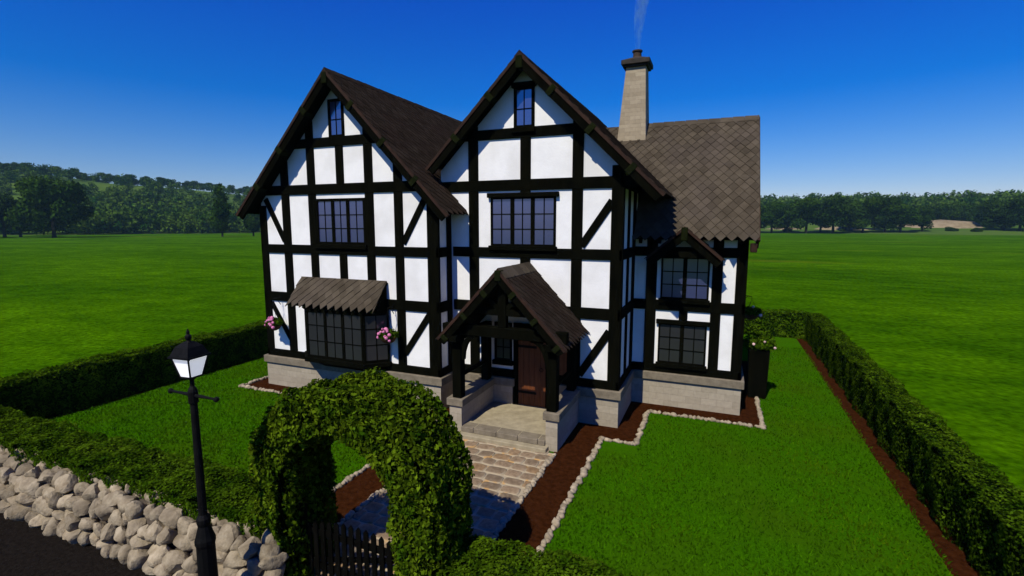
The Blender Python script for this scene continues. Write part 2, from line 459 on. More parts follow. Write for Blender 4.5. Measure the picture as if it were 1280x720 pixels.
# ------------------------------------------------------------------ rocks
_bm = bmesh.new(); bmesh.ops.create_icosphere(_bm, subdivisions=3, radius=1); ICO3 = (np.array([v.co[:] for v in _bm.verts]), [tuple(v.index for v in f.verts) for f in _bm.faces]); _bm.free()
_bm = bmesh.new(); bmesh.ops.create_icosphere(_bm, subdivisions=2, radius=1); ICO2 = (np.array([v.co[:] for v in _bm.verts]), [tuple(v.index for v in f.verts) for f in _bm.faces]); _bm.free()
def rock(mb, c, sx, sy, sz, ico=ICO3, planes=9):
    D, F = ico
    planes += 5; n = rng.normal(size=(planes, 3)); n /= np.linalg.norm(n, axis=1)[:, None]
    d = rng.uniform(.55, .92, planes)
    dots = D @ n.T
    r = np.where(dots > .05, d[None, :] / np.maximum(dots, .05), 9)
    k = 26.0
    r = -np.log(np.exp(-k * np.minimum(r, 1.15)).sum(1) + math.exp(-k * 1.05)) / k
    r += .02 * np.sin(D @ rng.normal(size=3) * 7 + rng.uniform(0, 6))
    P = D * np.maximum(r, .3)[:, None] * np.array([sx, sy, sz])
    a = rng.uniform(-.5, .5); ca, sa = math.cos(a), math.sin(a)
    P = np.stack([P[:, 0] * ca - P[:, 1] * sa, P[:, 0] * sa + P[:, 1] * ca, P[:, 2]], 1)
    a = rng.uniform(-.4, .4); ca, sa = math.cos(a), math.sin(a)
    P = np.stack([P[:, 0] * ca - P[:, 2] * sa, P[:, 1], P[:, 0] * sa + P[:, 2] * ca], 1)
    mb.mesh((P + np.array(c)).tolist(), F)

def boulder_wall(x0, x1, label):
    e = empty('boulder_wall', ((x0 + x1) / 2, -8.7, 0))
    mb = MB()
    mb.hexa([(x0 + .1, -8.86, -.05), (x1 - .12, -8.86, -.05), (x1 - .12, -8.2, -.05), (x0 + .1, -8.2, -.05)], [(x0 + .1, -8.56, .86), (x1 - .12, -8.56, .86), (x1 - .12, -8.2, .86), (x0 + .1, -8.2, .86)])
    mb.build('wall_core', M['mortar'], e)
    mb = MB()
    for z, y, s in ((.11, -8.94, .20), (.36, -8.83, .21), (.62, -8.72, .205), (.84, -8.58, .19), (.92, -8.34, .18)):
        x = x0 + random.uniform(.0, .2)
        while x < x1:
            q = s * random.uniform(.72, 1.28)
            rock(mb, (x, y + random.uniform(-.05, .05), z + random.uniform(-.06, .06)), q * random.uniform(.9, 1.35), q * .95, q * random.uniform(.85, 1.2))
            x += q * random.uniform(1.45, 1.8)
    # end stones
    for z in (.15, .45, .7):
        rock(mb, ((x1 if x1 < 10 else x0) + .02, -8.6, z), .2, .26, .2)
    o = mb.build('stones', M['rock'], e, smooth=True, recalc=False); o.data.set_sharp_from_angle(angle=R(34))
    tag(e, label, 'wall'); done(); return e
boulder_wall(-7.5, 9.4, 'low wall of pale tan boulders beside the dark road, behind the street lamp')
boulder_wall(12.75, 17.5, 'low wall of pale boulders to the right of the gate, at the bottom edge of the photo')

def edging(pts, label):
    mb = MB(); c = np.mean(np.array(pts), axis=0)
    for (xa, ya), (xb, yb) in zip(pts[:-1], pts[1:]):
        L_ = math.hypot(xb - xa, yb - ya); t = 0
        while t < L_:
            s = random.uniform(.06, .115)
            rock(mb, (xa + (xb - xa) * t / L_ + random.uniform(-.03, .03), ya + (yb - ya) * t / L_ + random.uniform(-.03, .03), .04), s * random.uniform(.9, 1.35) if abs(xb - xa) > abs(yb - ya) else s, s * random.uniform(.9, 1.35) if abs(xb - xa) < abs(yb - ya) else s, s * .8, ICO2, 9)
            t += s * random.uniform(1.1, 1.4)
    o = mb.build('stone_edging', M['edge'], None, smooth=True, recalc=False, origin=(c[0], c[1], 0))
    tag(o, label, 'edging')
edging([(13.22, -7.0), (13.22, -.1), (14.2, -.1), (14.2, 2.68), (17.72, 2.68), (17.72, 6.6)], 'stepped line of pale stones between the right soil bed and the lawn')
edging([(7.86, -7.0), (7.86, -.74), (-1.06, -.74), (-1.06, 4.0)], 'line of pale stones round the left soil bed, seen through the hedge arch')
edging([(12.2, -7.0), (12.2, -1.65)], 'line of small pale stones along the right side of the cobbled path')
edging([(8.97, -7.0), (8.97, -1.65)], 'line of small pale stones along the left side of the cobbled path')

# ------------------------------------------------------------------ foliage
def leaves(P, Nn, size, jitter=.6, depth=.035):
    """leaf quads (folded) at points P with outward normals Nn -> verts, faces"""
    n = len(P)
    N2 = Nn + rng.normal(size=(n, 3)) * jitter
    N2 /= np.linalg.norm(N2, axis=1)[:, None]
    A = rng.normal(size=(n, 3)); A -= (A * N2).sum(1)[:, None] * N2; A /= np.linalg.norm(A, axis=1)[:, None]
    B = np.cross(N2, A)
    s = size * rng.uniform(.6, 1.35, n)[:, None]
    Q = P + Nn * rng.uniform(-depth, depth * 1.4, n)[:, None]
    v = np.empty((n, 4, 3))
    v[:, 0] = Q - A * s; v[:, 1] = Q - B * s * .55 + N2 * s * .18
    v[:, 2] = Q + A * s; v[:, 3] = Q + B * s * .55 + N2 * s * .18
    return v.reshape(-1, 3)
def quad_mesh(name, V, mat, parent=None, origin=(0, 0, 0)):
    n = len(V) // 4
    me = bpy.data.meshes.new(name)
    V = V - np.array(origin)
    me.vertices.add(4 * n); me.vertices.foreach_set('co', V.astype(np.float32).ravel())
    me.loops.add(4 * n); me.loops.foreach_set('vertex_index', np.arange(4 * n, dtype=np.int32))
    me.polygons.add(n); me.polygons.foreach_set('loop_start', np.arange(0, 4 * n, 4, dtype=np.int32))
    me.update(calc_edges=True)
    me.materials.append(mat)
    o = bpy.data.objects.new(name, me); C.objects.link(o)
    if parent is not None: o.parent = parent
    else: o.location = origin
    return o
def wob(P):
    return (.05 * np.sin(P[:, 0] * 2.3 + P[:, 1] * 1.7) + .04 * np.sin(P[:, 0] * 5.1 - P[:, 1] * 4.3 + P[:, 2] * 3) + .03 * np.sin(P[:, 2] * 7 + P[:, 0] * 9 + P[:, 1] * 8))

def hedge(x0, x1, y0, y1, h, dens, leaf, label, mat='leaf'):
    o3 = ((x0 + x1) / 2, (y0 + y1) / 2, 0)
    e = empty('clipped_hedge', o3)
    mb = MB(); i = .09
    mb.box(x0 + i, x1 - i, y0 + i, y1 - i, .0, h - i)
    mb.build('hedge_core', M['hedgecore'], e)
    Ps, Ns = [], []
    def face(n_, f, nrm):
        u, v = rng.uniform(size=n_), rng.uniform(size=n_)
        P = f(u, v); Ps.append(P); Ns.append(np.tile(nrm, (n_, 1)))
    lx, ly = x1 - x0, y1 - y0
    face(int(lx * ly * dens), lambda u, v: np.stack([x0 + lx * u, y0 + ly * v, 0 * u + h], 1), (0, 0, 1))
    face(int(lx * h * dens), lambda u, v: np.stack([x0 + lx * u, 0 * u + y0, h * v], 1), (0, -1, 0))
    face(int(lx * h * dens * .7), lambda u, v: np.stack([x0 + lx * u, 0 * u + y1, h * v], 1), (0, 1, 0))
    face(int(ly * h * dens), lambda u, v: np.stack([0 * u + x0, y0 + ly * u, h * v], 1), (-1, 0, 0))
    face(int(ly * h * dens), lambda u, v: np.stack([0 * u + x1, y0 + ly * u, h * v], 1), (1, 0, 0))
    P = np.concatenate(Ps); Nn = np.concatenate(Ns).astype(float)
    P = P + Nn * wob(P)[:, None]
    quad_mesh('foliage', leaves(P, Nn, leaf, .30, .03), M[mat], e, o3)
    tag(e, label, 'hedge'); done(); return e
hedge(20.85, 21.62, -8.4, 18.0, 1.42, 900, .036, 'long clipped hedge along the right side of the garden')
hedge(-5.15, -4.05, -8.4, 18.0, 1.48, 550, .045, 'long clipped hedge along the left side of the garden, its near face in shade')
hedge(-4.0, 20.8, 17.2, 18.3, 1.42, 220, .065, 'clipped hedge across the back of the garden, behind the house')
hedge(-5.2, 8.75, -8.42, -7.25, 1.22, 1700, .034, 'clipped hedge between the boulder wall and the left lawn')
hedge(12.55, 21.9, -8.42, -7.25, 1.22, 1700, .034, 'clipped hedge at the bottom right, between the arch and the right lawn')

def arch():
    cx, ro, ri, zl, y0, y1 = 10.65, 1.85, 1.17, 1.9, -8.4, -7.2
    e = empty('hedge_arch', (cx, (y0 + y1) / 2, 0))
    def path(t, r):   # t in 0..1 along leg, arc, leg
        L1 = zl; La = math.pi * r; T = 2 * L1 + La; s = t * T
        x = np.where(s < L1, -r, np.where(s < L1 + La, -r * np.cos((s - L1) / r), r))
        z = np.where(s < L1, s, np.where(s < L1 + La, zl + r * np.sin((s - L1) / r), T - s))
        nx = np.where(s < L1, -1, np.where(s < L1 + La, -np.cos((s - L1) / r), 1))
        nz = np.where((s >= L1) & (s < L1 + La), np.sin((s - L1) / r), 0)
        return x + cx, z, nx, nz
    mb = MB(); K = 40; i = .1
    t = np.linspace(0, 1, K)
    xo, zo, _, _ = path(t, ro - i); xi, zi, _, _ = path(t, ri + i)
    for k in range(K - 1):
        mb.hexa([(xo[k], y0 + i, zo[k]), (xo[k + 1], y0 + i, zo[k + 1]), (xi[k + 1], y0 + i, zi[k + 1]), (xi[k], y0 + i, zi[k])],
                [(xo[k], y1 - i, zo[k]), (xo[k + 1], y1 - i, zo[k + 1]), (xi[k + 1], y1 - i, zi[k + 1]), (xi[k], y1 - i, zi[k])])
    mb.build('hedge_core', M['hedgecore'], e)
    Ps, Ns = [], []
    for r, sg, n in ((ro, 1, 15000), (ri, -1, 8500)):
        t = rng.uniform(size=n); x, z, nx, nz = path(t, r)
        Ps.append(np.stack([x, rng.uniform(y0, y1, n), z], 1)); Ns.append(np.stack([nx * sg, 0 * nx, nz * sg], 1))
    for y, sg in ((y0, -1), (y1, 1)):
        n = 10500; t = rng.uniform(size=n); q = rng.uniform(size=n)
        xa, za, _, _ = path(t, ro); xb, zb, _, _ = path(t, ri)
        Ps.append(np.stack([xa * q + xb * (1 - q), 0 * q + y, za * q + zb * (1 - q)], 1)); Ns.append(np.tile((0, sg, 0), (n, 1)))
    P = np.concatenate(Ps); Nn = np.concatenate(Ns).astype(float)
    P = P + Nn * (wob(P) * 1.2)[:, None]
    quad_mesh('foliage', leaves(P, Nn, .046, .62, .06), M['leaf_bright'], e, (cx, (y0 + y1) / 2, 0))
    tag(e, 'tall clipped hedge arch over the garden gate', 'hedge arch'); done()
arch()

# grass blades over the lawn
def lawn_blades():
    n = 150000
    P = np.stack([rng.uniform(-3.9, 20.5, n), -7.3 + 22 * rng.uniform(size=n) ** 1.6], 1)
    x, y = P[:, 0], P[:, 1]
    ok = np.ones(n, bool)
    def cut(x0, x1, y0, y1):
        ok[(x > x0) & (x < x1) & (y > y0) & (y < y1)] = False
    cut(7.78, 13.3, -9, 1); cut(-1.15, 14.3, -.82, 20); cut(14, 17.82, 2.6, 20)
    P = P[ok]; n = len(P)
    h = rng.uniform(.03, .075, n)[:, None]; a = rng.uniform(0, 6.283, n); wv = np.stack([np.cos(a), np.sin(a), 0 * a], 1) * rng.uniform(.010, .022, n)[:, None]
    base = np.stack([P[:, 0], P[:, 1], 0 * a + .006], 1)
    lean = np.stack([rng.normal(size=n), rng.normal(size=n), 0 * a], 1) * .03
    top = base + lean + np.array([0, 0, 1]) * h
    V = np.stack([base - wv, base + wv, top + wv * .25, top - wv * .25], 1).reshape(-1, 3)
    o = quad_mesh('lawn_grass', V, M['blade']); tag(o, 'short green grass blades covering the garden lawn', 'grass', kind='stuff')
lawn_blades()

# ------------------------------------------------------------------ the house
H = empty('timber_framed_house', (8.4, 5.0, 0))
tag(H, 'black and white timber framed house with three gabled wings and a porch', 'house')
def part(name, mb, mat, parent=H, **k): return mb.build(name, M[mat], parent, **k)

Z_S, Z_L, Z_A, Z_U, Z_T = (1.21, 1.49), (3.43, 3.79), (5.30, 5.63), (7.48, 7.83), (9.13, 9.45)
LX0, LX1 = -.33, 7.64
MX0, MX1, MY = 7.2, 13.49, .924
RX1, RY = 17.06, 3.55
LR = (3.65, 11.56, 1.05)      # ridge x, z, slope
MR = (10.33, 11.54, .985)
RR = (7.0, 10.35, 1.10)       # ridge y, z, slope
BACK = 10.45
def under(ridge, t, drop=.26): return ridge[1] - drop - ridge[2] * abs(t - ridge[0])

# plaster bodies
def penta(x0, x1, ridge): return [(x0, 1.0), (x1, 1.0), (x1, under(ridge, x1)), (ridge[0], under(ridge, ridge[0])), (x0, under(ridge, x0))]
FL = Face((0, .06, 0), (1, 0, 0), (0, -1, 0))
FM = Face((0, MY + .06, 0), (1, 0, 0), (0, -1, 0))
FR = Face((0, RY + .06, 0), (1, 0, 0), (0, -1, 0))
FLS = Face((LX1 - .06, 0, 0), (0, 1, 0), (1, 0, 0))     # right flank of left wing
FMS = Face((MX1 - .06, 0, 0), (0, 1, 0), (1, 0, 0))     # right flank of middle wing
FRS = Face((RX1 - .06, 0, 0), (0, 1, 0), (1, 0, 0))     # right gable end
FLL = Face((LX0 + .06, 0, 0), (0, 1, 0), (-1, 0, 0))    # left flank
mb = MB(); FL.prism(mb, penta(LX0 + .06, LX1 - .06, LR), -(BACK - .06), 0); WL = part('plaster_wall', mb, 'plaster')
mb = MB(); FM.prism(mb, penta(MX0, MX1 - .06, MR), -(BACK - MY - .12), 0); WM = part('plaster_wall', mb, 'plaster')
mb = MB(); FRS.prism(mb, penta(RY + .06, BACK - .02, RR), -(RX1 - .06 - 12.0), 0); WR = part('plaster_wall', mb, 'plaster')

def timber(name, F, pts, parent, d1=.06, mat='timber', bev=.012):
    mb = MB(); F.prism(mb, pts, -.05, d1); return mb.build(name, M[mat], parent, bevel=bev)
def beam(F, a0, a1, z, parent, d1=.06): timber('beam', F, [(a0, z[0]), (a1, z[0]), (a1, z[1]), (a0, z[1])], parent, d1)
def post(F, a0, a1, z0, z1, parent, d1=.055): timber('post', F, [(a0, z0), (a1, z0), (a1, z1), (a0, z1)], parent, d1)
def gpost(F, a0, a1, z0, ridge, parent, d1=.055):   # post cut to the roof slope
    timber('post', F, [(a0, z0), (a1, z0), (a1, under(ridge, a1) - .02), (a0, under(ridge, a0) - .02)], parent, d1)
def gbeam(F, ridge, z, parent, d1=.06):
    h0 = (ridge[1] - .28 - z[0]) / ridge[2]; h1 = (ridge[1] - .28 - z[1]) / ridge[2]; c = ridge[0]
    timber('beam', F, [(c - h0, z[0]), (c + h0, z[0]), (c + h1, z[1]), (c - h1, z[1])], parent, d1)
def brace(F, a0, z0, a1, z1, wd, parent, d1=.048):
    dx, dz = a1 - a0, z1 - z0; L_ = math.hypot(dx, dz); nx, nz = -dz / L_ * wd / 2, dx / L_ * wd / 2
    timber('brace', F, [(a0 + nx, z0 + nz), (a0 - nx, z0 - nz), (a1 - nx, z1 - nz), (a1 + nx, z1 + nz)], parent, d1)

# left wing front
for z in (Z_S, Z_L, Z_A): beam(FL, LX0, LX1, z, WL)
gbeam(FL, LR, Z_U, WL); gbeam(FL, LR, Z_T, WL)
cols = [(.84, 1.206), (2.148, 2.494), (3.488, 3.813), (4.711, 5.057), (5.914, 6.25)]
post(FL, LX0, .0, 1.21, under(LR, LX0) - .02, WL, .058); post(FL, 7.2, LX1, 1.21, under(LR, LX1) - .02, WL, .058)
for i, (a, b) in enumerate(cols):
    for z0, z1 in ((Z_S[1], Z_L[0]), (Z_L[1], Z_A[0]), (Z_A[1], Z_U[0])):
        if i == 2 and z0 in (Z_A[1], Z_S[1]): continue
        if i in (1, 3) and z0 == Z_S[1]: continue
        post(FL, a, b, z0, z1, WL)
    if i in (0, 4): gpost(FL, a, b, Z_U[1], LR, WL)
    else: post(FL, a, b, Z_U[1], Z_T[0], WL)
for a, b in (cols[1], cols[3]): gpost(FL, a, b, Z_T[1], LR, WL)
brace(FL, .0, 7.35, .88, 5.75, .22, WL); brace(FL, 7.24, 7.42, 6.24, 5.75, .22, WL)
brace(FL, .0, 3.35, .9, 1.95, .2, WL); brace(FL, 7.24, 3.38, 6.2, 1.9, .22, WL)
# left wing flanks
post(FLS, .0, .10, 1.21, 7.1, WL); post(FLS, .62, .90, 1.21, 7.1, WL)
for z in (Z_S, Z_L, Z_A): beam(FLS, .0, .90, z, WL, .05)
for z in (Z_S, Z_L, Z_A): beam(FLL, .0, BACK, z, WL, .05)
for y in np.linspace(.1, BACK - .3, 9): post(FLL, y, y + .3, 1.21, 7.1, WL, .045)
# middle wing front
for z in (Z_L, Z_A): beam(FM, MX0 + .46, MX1, z, WM)
beam(FM, MX0 + .46, 9.92, Z_S, WM); beam(FM, 11.25, MX1, Z_S, WM)
gbeam(FM, MR, Z_U, WM); gbeam(FM, MR, Z_T, WM)
post(FM, 13.114, MX1, 1.21, under(MR, MX1) - .02, WM, .058)
mc = [(8.288, 8.64), (10.155, 10.50), (11.88, 12.222)]
for i, (a, b) in enumerate(mc):
    if i != 1:
        post(FM, a, b, Z_S[1], Z_L[0], WM); post(FM, a, b, Z_A[1], Z_U[0], WM); gpost(FM, a, b, Z_U[1], MR, WM)
    else:
        post(FM, a, b, 7.33, Z_U[0], WM); post(FM, a, b, Z_U[1], Z_T[0], WM)
    post(FM, a, b, Z_L[1], Z_A[0], WM)
brace(FM, 13.14, 7.10, 12.2, 5.72, .24, WM); brace(FM, 13.14, 3.08, 12.2, 1.58, .24, WM)
# middle wing right flank
for z in (Z_S, Z_L, Z_A, Z_U): beam(FMS, MY, 10.3 if z is Z_U else RY, z, WM, .05)
post(FMS, MY, 1.2, 1.21, 7.9, WM, .052); post(FMS, 2.01, 2.30, 1.21, 7.9, WM, .045); post(FMS, 3.05, 3.5, 1.21, 7.9, WM, .045)
post(FMS, 4.05, 4.35, 6.0, 7.9, WM, .045)
# right wing front
for z in (Z_S, Z_L, Z_A): beam(FR, MX1 - .02, RX1, z, WR)
for a, b, z1 in ((13.857, 14.22, 6.2), (16.0, 16.322, 6.2), (16.723, RX1, 6.2)): post(FR, a, b, 1.21, z1, WR)
post(FR, 15.0, 15.28, 3.12, Z_L[0], WR)
for a in (13.95, 14.62, 15.3): post(FR, a, a + .16, Z_A[1], 6.2, WR)
for z in (Z_S, Z_L, Z_A): beam(FRS, RY, BACK, z, WR, .05)
gbeam(FRS, RR, Z_U, WR, .05)
for y in (RY, 4.6, 5.7, 6.85, 8.0, 9.1, BACK - .35): gpost(FRS, y, y + .3, 1.21, RR, WR, .045)

# stone base and caps
def base(x0, x1, y0, y1):
    mb = MB(); mb.box(x0, x1, y0, y1, -.05, .935); b = part('stone_base', mb, 'stone')
    mb = MB(); mb.box(x0 - .085, x1 + .085, y0 - .085, y1 + .05, .935, 1.212); mb.build('cap_course', M['cap'], b, bevel=.015)
base(LX0 - .05, LX1 + .0, -.02, BACK)
base(MX0 + .3, 9.90, MY - .02, BACK - .02)
base(11.27, MX1 + .0, MY - .02, BACK - .02)
mb = MB(); mb.box(9.90, 11.27, MY + .08, MY + .4, -.05, 1.2); part('door_threshold', mb, 'stone')
base(MX1 - .5, RX1 + .02, RY - .02, BACK + .01)

# ------------------------------------------------------------------ roofs
def tile_slope(mb, P0, U, V, W, L, w=.333, h=.222):
    P0, U, V = Vector(P0), Vector(U).normalized(), Vector(V).normalized(); Nn = U.cross(V).normalized()
    def P(u, v, n): return P0 + U * u + V * v + Nn * n
    rows = int(L / h); 
    for r in range(rows + 1):
        v0 = r * h
        cols_ = int(W / w) + 2
        for c in range(-1, cols_):
            u = (c + .5 * (r % 2)) * w
            l, rr = max(u - w / 2, 0), min(u + w / 2, W)
            if rr - l < .03: continue
            uc = min(max(u, 0), W); dz = random.uniform(-.005, .006)
            v1, v2 = min(v0 + h, L), min(v0 + 2.1 * h, L)
            if v2 - v0 < .05: continue
            a = .046 + dz
            pts = [(uc, v0, a), (rr, v1, a - .016), (rr, v2, .006), (l, v2, .006), (l, v1, a - .016)]
            top = [P(*q) for q in pts]
            lo = [P(q[0], q[1], q[2] - .024) for q in (pts[4], pts[0], pts[1])]
            i = len(mb.v); mb.v += [tuple(q) for q in top + lo]
            mb.f += [(i, i + 1, i + 2, i + 3, i + 4), (i + 5, i + 6, i, i + 4), (i + 6, i + 7, i + 1, i)]
def slab(mb, P0, U, V, W, L, th, off=0, v0=0):
    P0, U, V = Vector(P0), Vector(U).normalized(), Vector(V).normalized(); Nn = U.cross(V).normalized()
    c = [P0 + U * a + V * b for a, b in ((0, v0), (W, v0), (W, L), (0, L))]
    mb.hexa([q + Nn * (off - th) for q in c], [q + Nn * off for q in c])

def gable_roof_y(ridge, y0, y1, half_l, half_r, cut_l=None, tmat='tile', name='tiled_roof', blocks=(1.12, 2.33, 3.53), barge=.29, bthick=.09, ridge_cap=True, deck=.14, post_depth=.2):
    """ridge runs along y; half_l / half_r = eave distance from ridge"""
    rx, rz, sl = ridge; k = math.hypot(1, sl)
    tiles = MB(); dk = MB()
    Lr, Ll = half_r * k, half_l * k
    # right slope: eave at rx+half_r, U along +y , V up-left
    tile_slope(tiles, (rx + half_r, y0, rz - sl * half_r), (0, 1, 0), (-1, 0, sl), y1 - y0, Lr)
    tile_slope(tiles, (rx - half_l, y1, rz - sl * half_l), (0, -1, 0), (1, 0, sl), y1 - y0, Ll)
    roof = part(name, tiles, tmat, recalc=False)
    slab(dk, (rx + half_r, y0 + .01, rz - sl * half_r), (0, 1, 0), (-1, 0, sl), y1 - y0 - .02, Lr, deck, -.002, .2)
    slab(dk, (rx - half_l, y1 - .01, rz - sl * half_l), (0, -1, 0), (1, 0, sl), y1 - y0 - .02, Ll, deck, -.002, .2)
    dk.build('roof_deck', M['timber'], roof)
    # barge boards (front), red-brown verges, purlin blocks
    for sg, half in ((1, half_r), (-1, half_l)):
        for yy, sgn in ((y0, -1), (y1, 1)):
            e0 = (rx, rz - .03); e1 = (rx + sg * (half - .05), rz - .03 - sl * (half - .05))
            nx, nz = -sg * sl / k, -1 / k      # down-inward normal
            F = Face((0, yy, 0), (1, 0, 0), (0, sgn, 0))
            a = [(e0[0], e0[1] - .02), (e1[0], e1[1] - .02), (e1[0] + nx * barge, e1[1] + nz * barge), (rx, e0[1] - barge * k)]
            m_ = MB(); F.prism(m_, a, -bthick, 0); m_.build('bargeboard', M['timber'], roof, bevel=.01)
            a = [(e0[0], e0[1] + .045), (e1[0] + sg * .06, e1[1] + .045 - sl * .06), (e1[0] + sg * .06 + nx * .09, e1[1] + .045 - sl * .06 + nz * .09), (rx, e0[1] + .045 - .09 * k)]
            m_ = MB(); F.prism(m_, a, -.10, .035); m_.build('verge', M['verge'], roof)
            if sgn == -1 or True:
                for t in blocks:
                    if t > half: continue
                    cx, cz = rx + sg * t + nx * (barge * .5), rz - sl * t + nz * (barge * .5)
                    m_ = MB(); dx, dz = sg / k, -sl / k; s1, s2 = .10, .17
                    F.prism(m_, [(cx + dx * s1 + nx * s2, cz + dz * s1 + nz * s2), (cx - dx * s1 + nx * s2, cz - dz * s1 + nz * s2), (cx - dx * s1 - nx * s2, cz - dz * s1 - nz * s2), (cx + dx * s1 - nx * s2, cz + dz * s1 - nz * s2)], -.3, .05)
                    m_.build('purlin_end', M['moss_timber'], roof, bevel=.02)
    m_ = MB(); F = Face((0, y0, 0), (1, 0, 0), (0, -1, 0)); F.prism(m_, [(rx - .11, rz - .48), (rx + .11, rz - .48), (rx + .11, rz - .1), (rx - .11, rz - .1)], -.3, .06); m_.build('apex_block', M['moss_timber'], roof, bevel=.02)
    if ridge_cap:
        m_ = MB(); y = y0
        while y < y1 - .02:
            yb = min(y + .42, y1); q = random.uniform(-.006, .006)
            for sg in (1, -1):
                b = [(rx, y, rz + .065 + q), (rx + sg * .17, y, rz + .065 + q - sl * .17), (rx + sg * .17, yb - .012, rz + .055 + q - sl * .17), (rx, yb - .012, rz + .055 + q)]
                m_.hexa([(p[0], p[1], p[2] - .03) for p in b], b)
            y = yb
        m_.build('ridge_tile', M[tmat], roof)
    return roof
gable_roof_y(LR, -.51, 10.95, 4.58, 4.66, tmat='tile_shaded')
gable_roof_y(MR, .40, 10.9, 3.36, 4.38, tmat='tile_shaded')
# right wing: ridge along x
def gable_roof_x():
    ry, rz, sl = RR; k = math.hypot(1, sl); half = 4.1; x0, x1 = 11.2, 17.32
    t = MB(); tile_slope(t, (x0, ry - half, rz - sl * half), (1, 0, 0), (0, 1, sl), x1 - x0, half * k)
    tile_slope(t, (x1, ry + half, rz - sl * half), (-1, 0, 0), (0, -1, sl), x1 - x0, half * k)
    roof = part('tiled_roof', t, 'tile', recalc=False)
    d = MB(); slab(d, (x0, ry - half, rz - sl * half), (1, 0, 0), (0, 1, sl), x1 - x0 - .01, half * k, .14, -.002, .2)
    slab(d, (x1 - .01, ry + half, rz - sl * half), (-1, 0, 0), (0, -1, sl), x1 - x0 - .01, half * k, .14, -.002, .2)
    d.build('roof_deck', M['timber'], roof)
    F = Face((x1, 0, 0), (0, 1, 0), (1, 0, 0))
    for sg in (1, -1):
        nx, nz = -sg * sl / k, -1 / k; e0 = (ry, rz - .03); e1 = (ry + sg * (half - .05), rz - .03 - sl * (half - .05))
        m_ = MB(); F.prism(m_, [(e0[0], e0[1] - .02), (e1[0], e1[1] - .02), (e1[0] + nx * .34, e1[1] + nz * .34), (ry, e0[1] - .34 * k)], -.09, -.01); m_.build('bargeboard', M['timber'], roof, bevel=.01)
        m_ = MB(); F.prism(m_, [(e0[0], e0[1] + .045), (e1[0], e1[1] + .045), (e1[0] + nx * .09, e1[1] + .045 + nz * .09), (ry, e0[1] + .045 - .09 * k)], -.10, .02); m_.build('verge', M['verge'], roof)
    # block under the front eave at the gable corner, rafter feet
    m_ = MB(); m_.box(17.08, 17.27, 2.98, 3.4, 5.52, 5.80); m_.build('purlin_end', M['verge'], roof, bevel=.02)
    for x in np.arange(13.7, 17.0, .62):
        m_ = MB(); m_.bar((x, 3.05, 5.80), (x, 3.7, 5.80 + .65 * sl), .1, .14); m_.build('rafter_foot', M['timber'], roof)
    m_ = MB(); x = 12.2
    while x < x1 - .02:
        xb = min(x + .42, x1); q = random.uniform(-.006, .006)
        for sg in (1, -1):
            b = [(x, ry, rz + .075 + q), (x, ry + sg * .17, rz + .075 + q - sl * .17), (xb - .012, ry + sg * .17, rz + .065 + q - sl * .17), (xb - .012, ry, rz + .065 + q)]
            m_.hexa([(p[0], p[1], p[2] - .03) for p in b], b)
        x = xb
    m_.build('ridge_tile', M['tile'], roof)
gable_roof_x()

# dormer gable over the upper right window
def dormer():
    rx, rz, sl = 15.12, 6.28, .86; k = math.hypot(1, sl); y0, y1, half = 2.78, 3.72, 1.22
    t = MB(); L_ = half * k
    tile_slope(t, (rx + half, y0, rz - sl * half), (0, 1, 0), (-1, 0, sl), y1 - y0, L_)
    tile_slope(t, (rx - half, y1, rz - sl * half), (0, -1, 0), (1, 0, sl), y1 - y0, L_)
    r_ = part('dormer_roof', t, 'tile_shaded', recalc=False)
    d = MB(); slab(d, (rx + half, y0, rz - sl * half), (0, 1, 0), (-1, 0, sl), y1 - y0, L_, .1, -.002, .1); slab(d, (rx - half, y1, rz - sl * half), (0, -1, 0), (1, 0, sl), y1 - y0, L_, .1, -.002, .1)
    d.build('roof_deck', M['timber'], r_)
    F = Face((0, y0, 0), (1, 0, 0), (0, -1, 0))
    for sg in (1, -1):
        nx, nz = -sg * sl / k, -1 / k; e1 = (rx + sg * (half - .02), rz - sl * (half - .02))
        m_ = MB(); F.prism(m_, [(rx, rz - .02), (e1[0], e1[1] - .02), (e1[0] + nx * .3, e1[1] + nz * .3), (rx, rz - .3 * k)], -.09, .0); m_.build('bargeboard', M['timber'], r_, bevel=.01)
        m_ = MB(); F.prism(m_, [(rx, rz + .05), (e1[0], e1[1] + .05), (e1[0] + nx * .08, e1[1] + .05 + nz * .08), (rx, rz + .05 - .08 * k)], -.10, .03); m_.build('verge', M['verge'], r_)
        m_ = MB(); m_.bar((rx + sg * 1.02, 3.5, 5.0), (rx + sg * 1.02, 2.86, 5.32), .12, .12); m_.build('bracket', M['timber'], r_)
    m_ = MB(); F.prism(m_, [(rx - .1, rz - .42), (rx + .1, rz - .42), (rx + .1, rz + .02), (rx - .1, rz + .02)], -.2, .05); m_.build('apex_block', M['moss_timber'], r_, bevel=.02)
    m_ = MB(); m_.box(rx - .75, rx + .75, 2.98, 3.08, 5.30, 5.5); m_.build('tie_beam', M['timber'], r_, bevel=.01)
dormer()

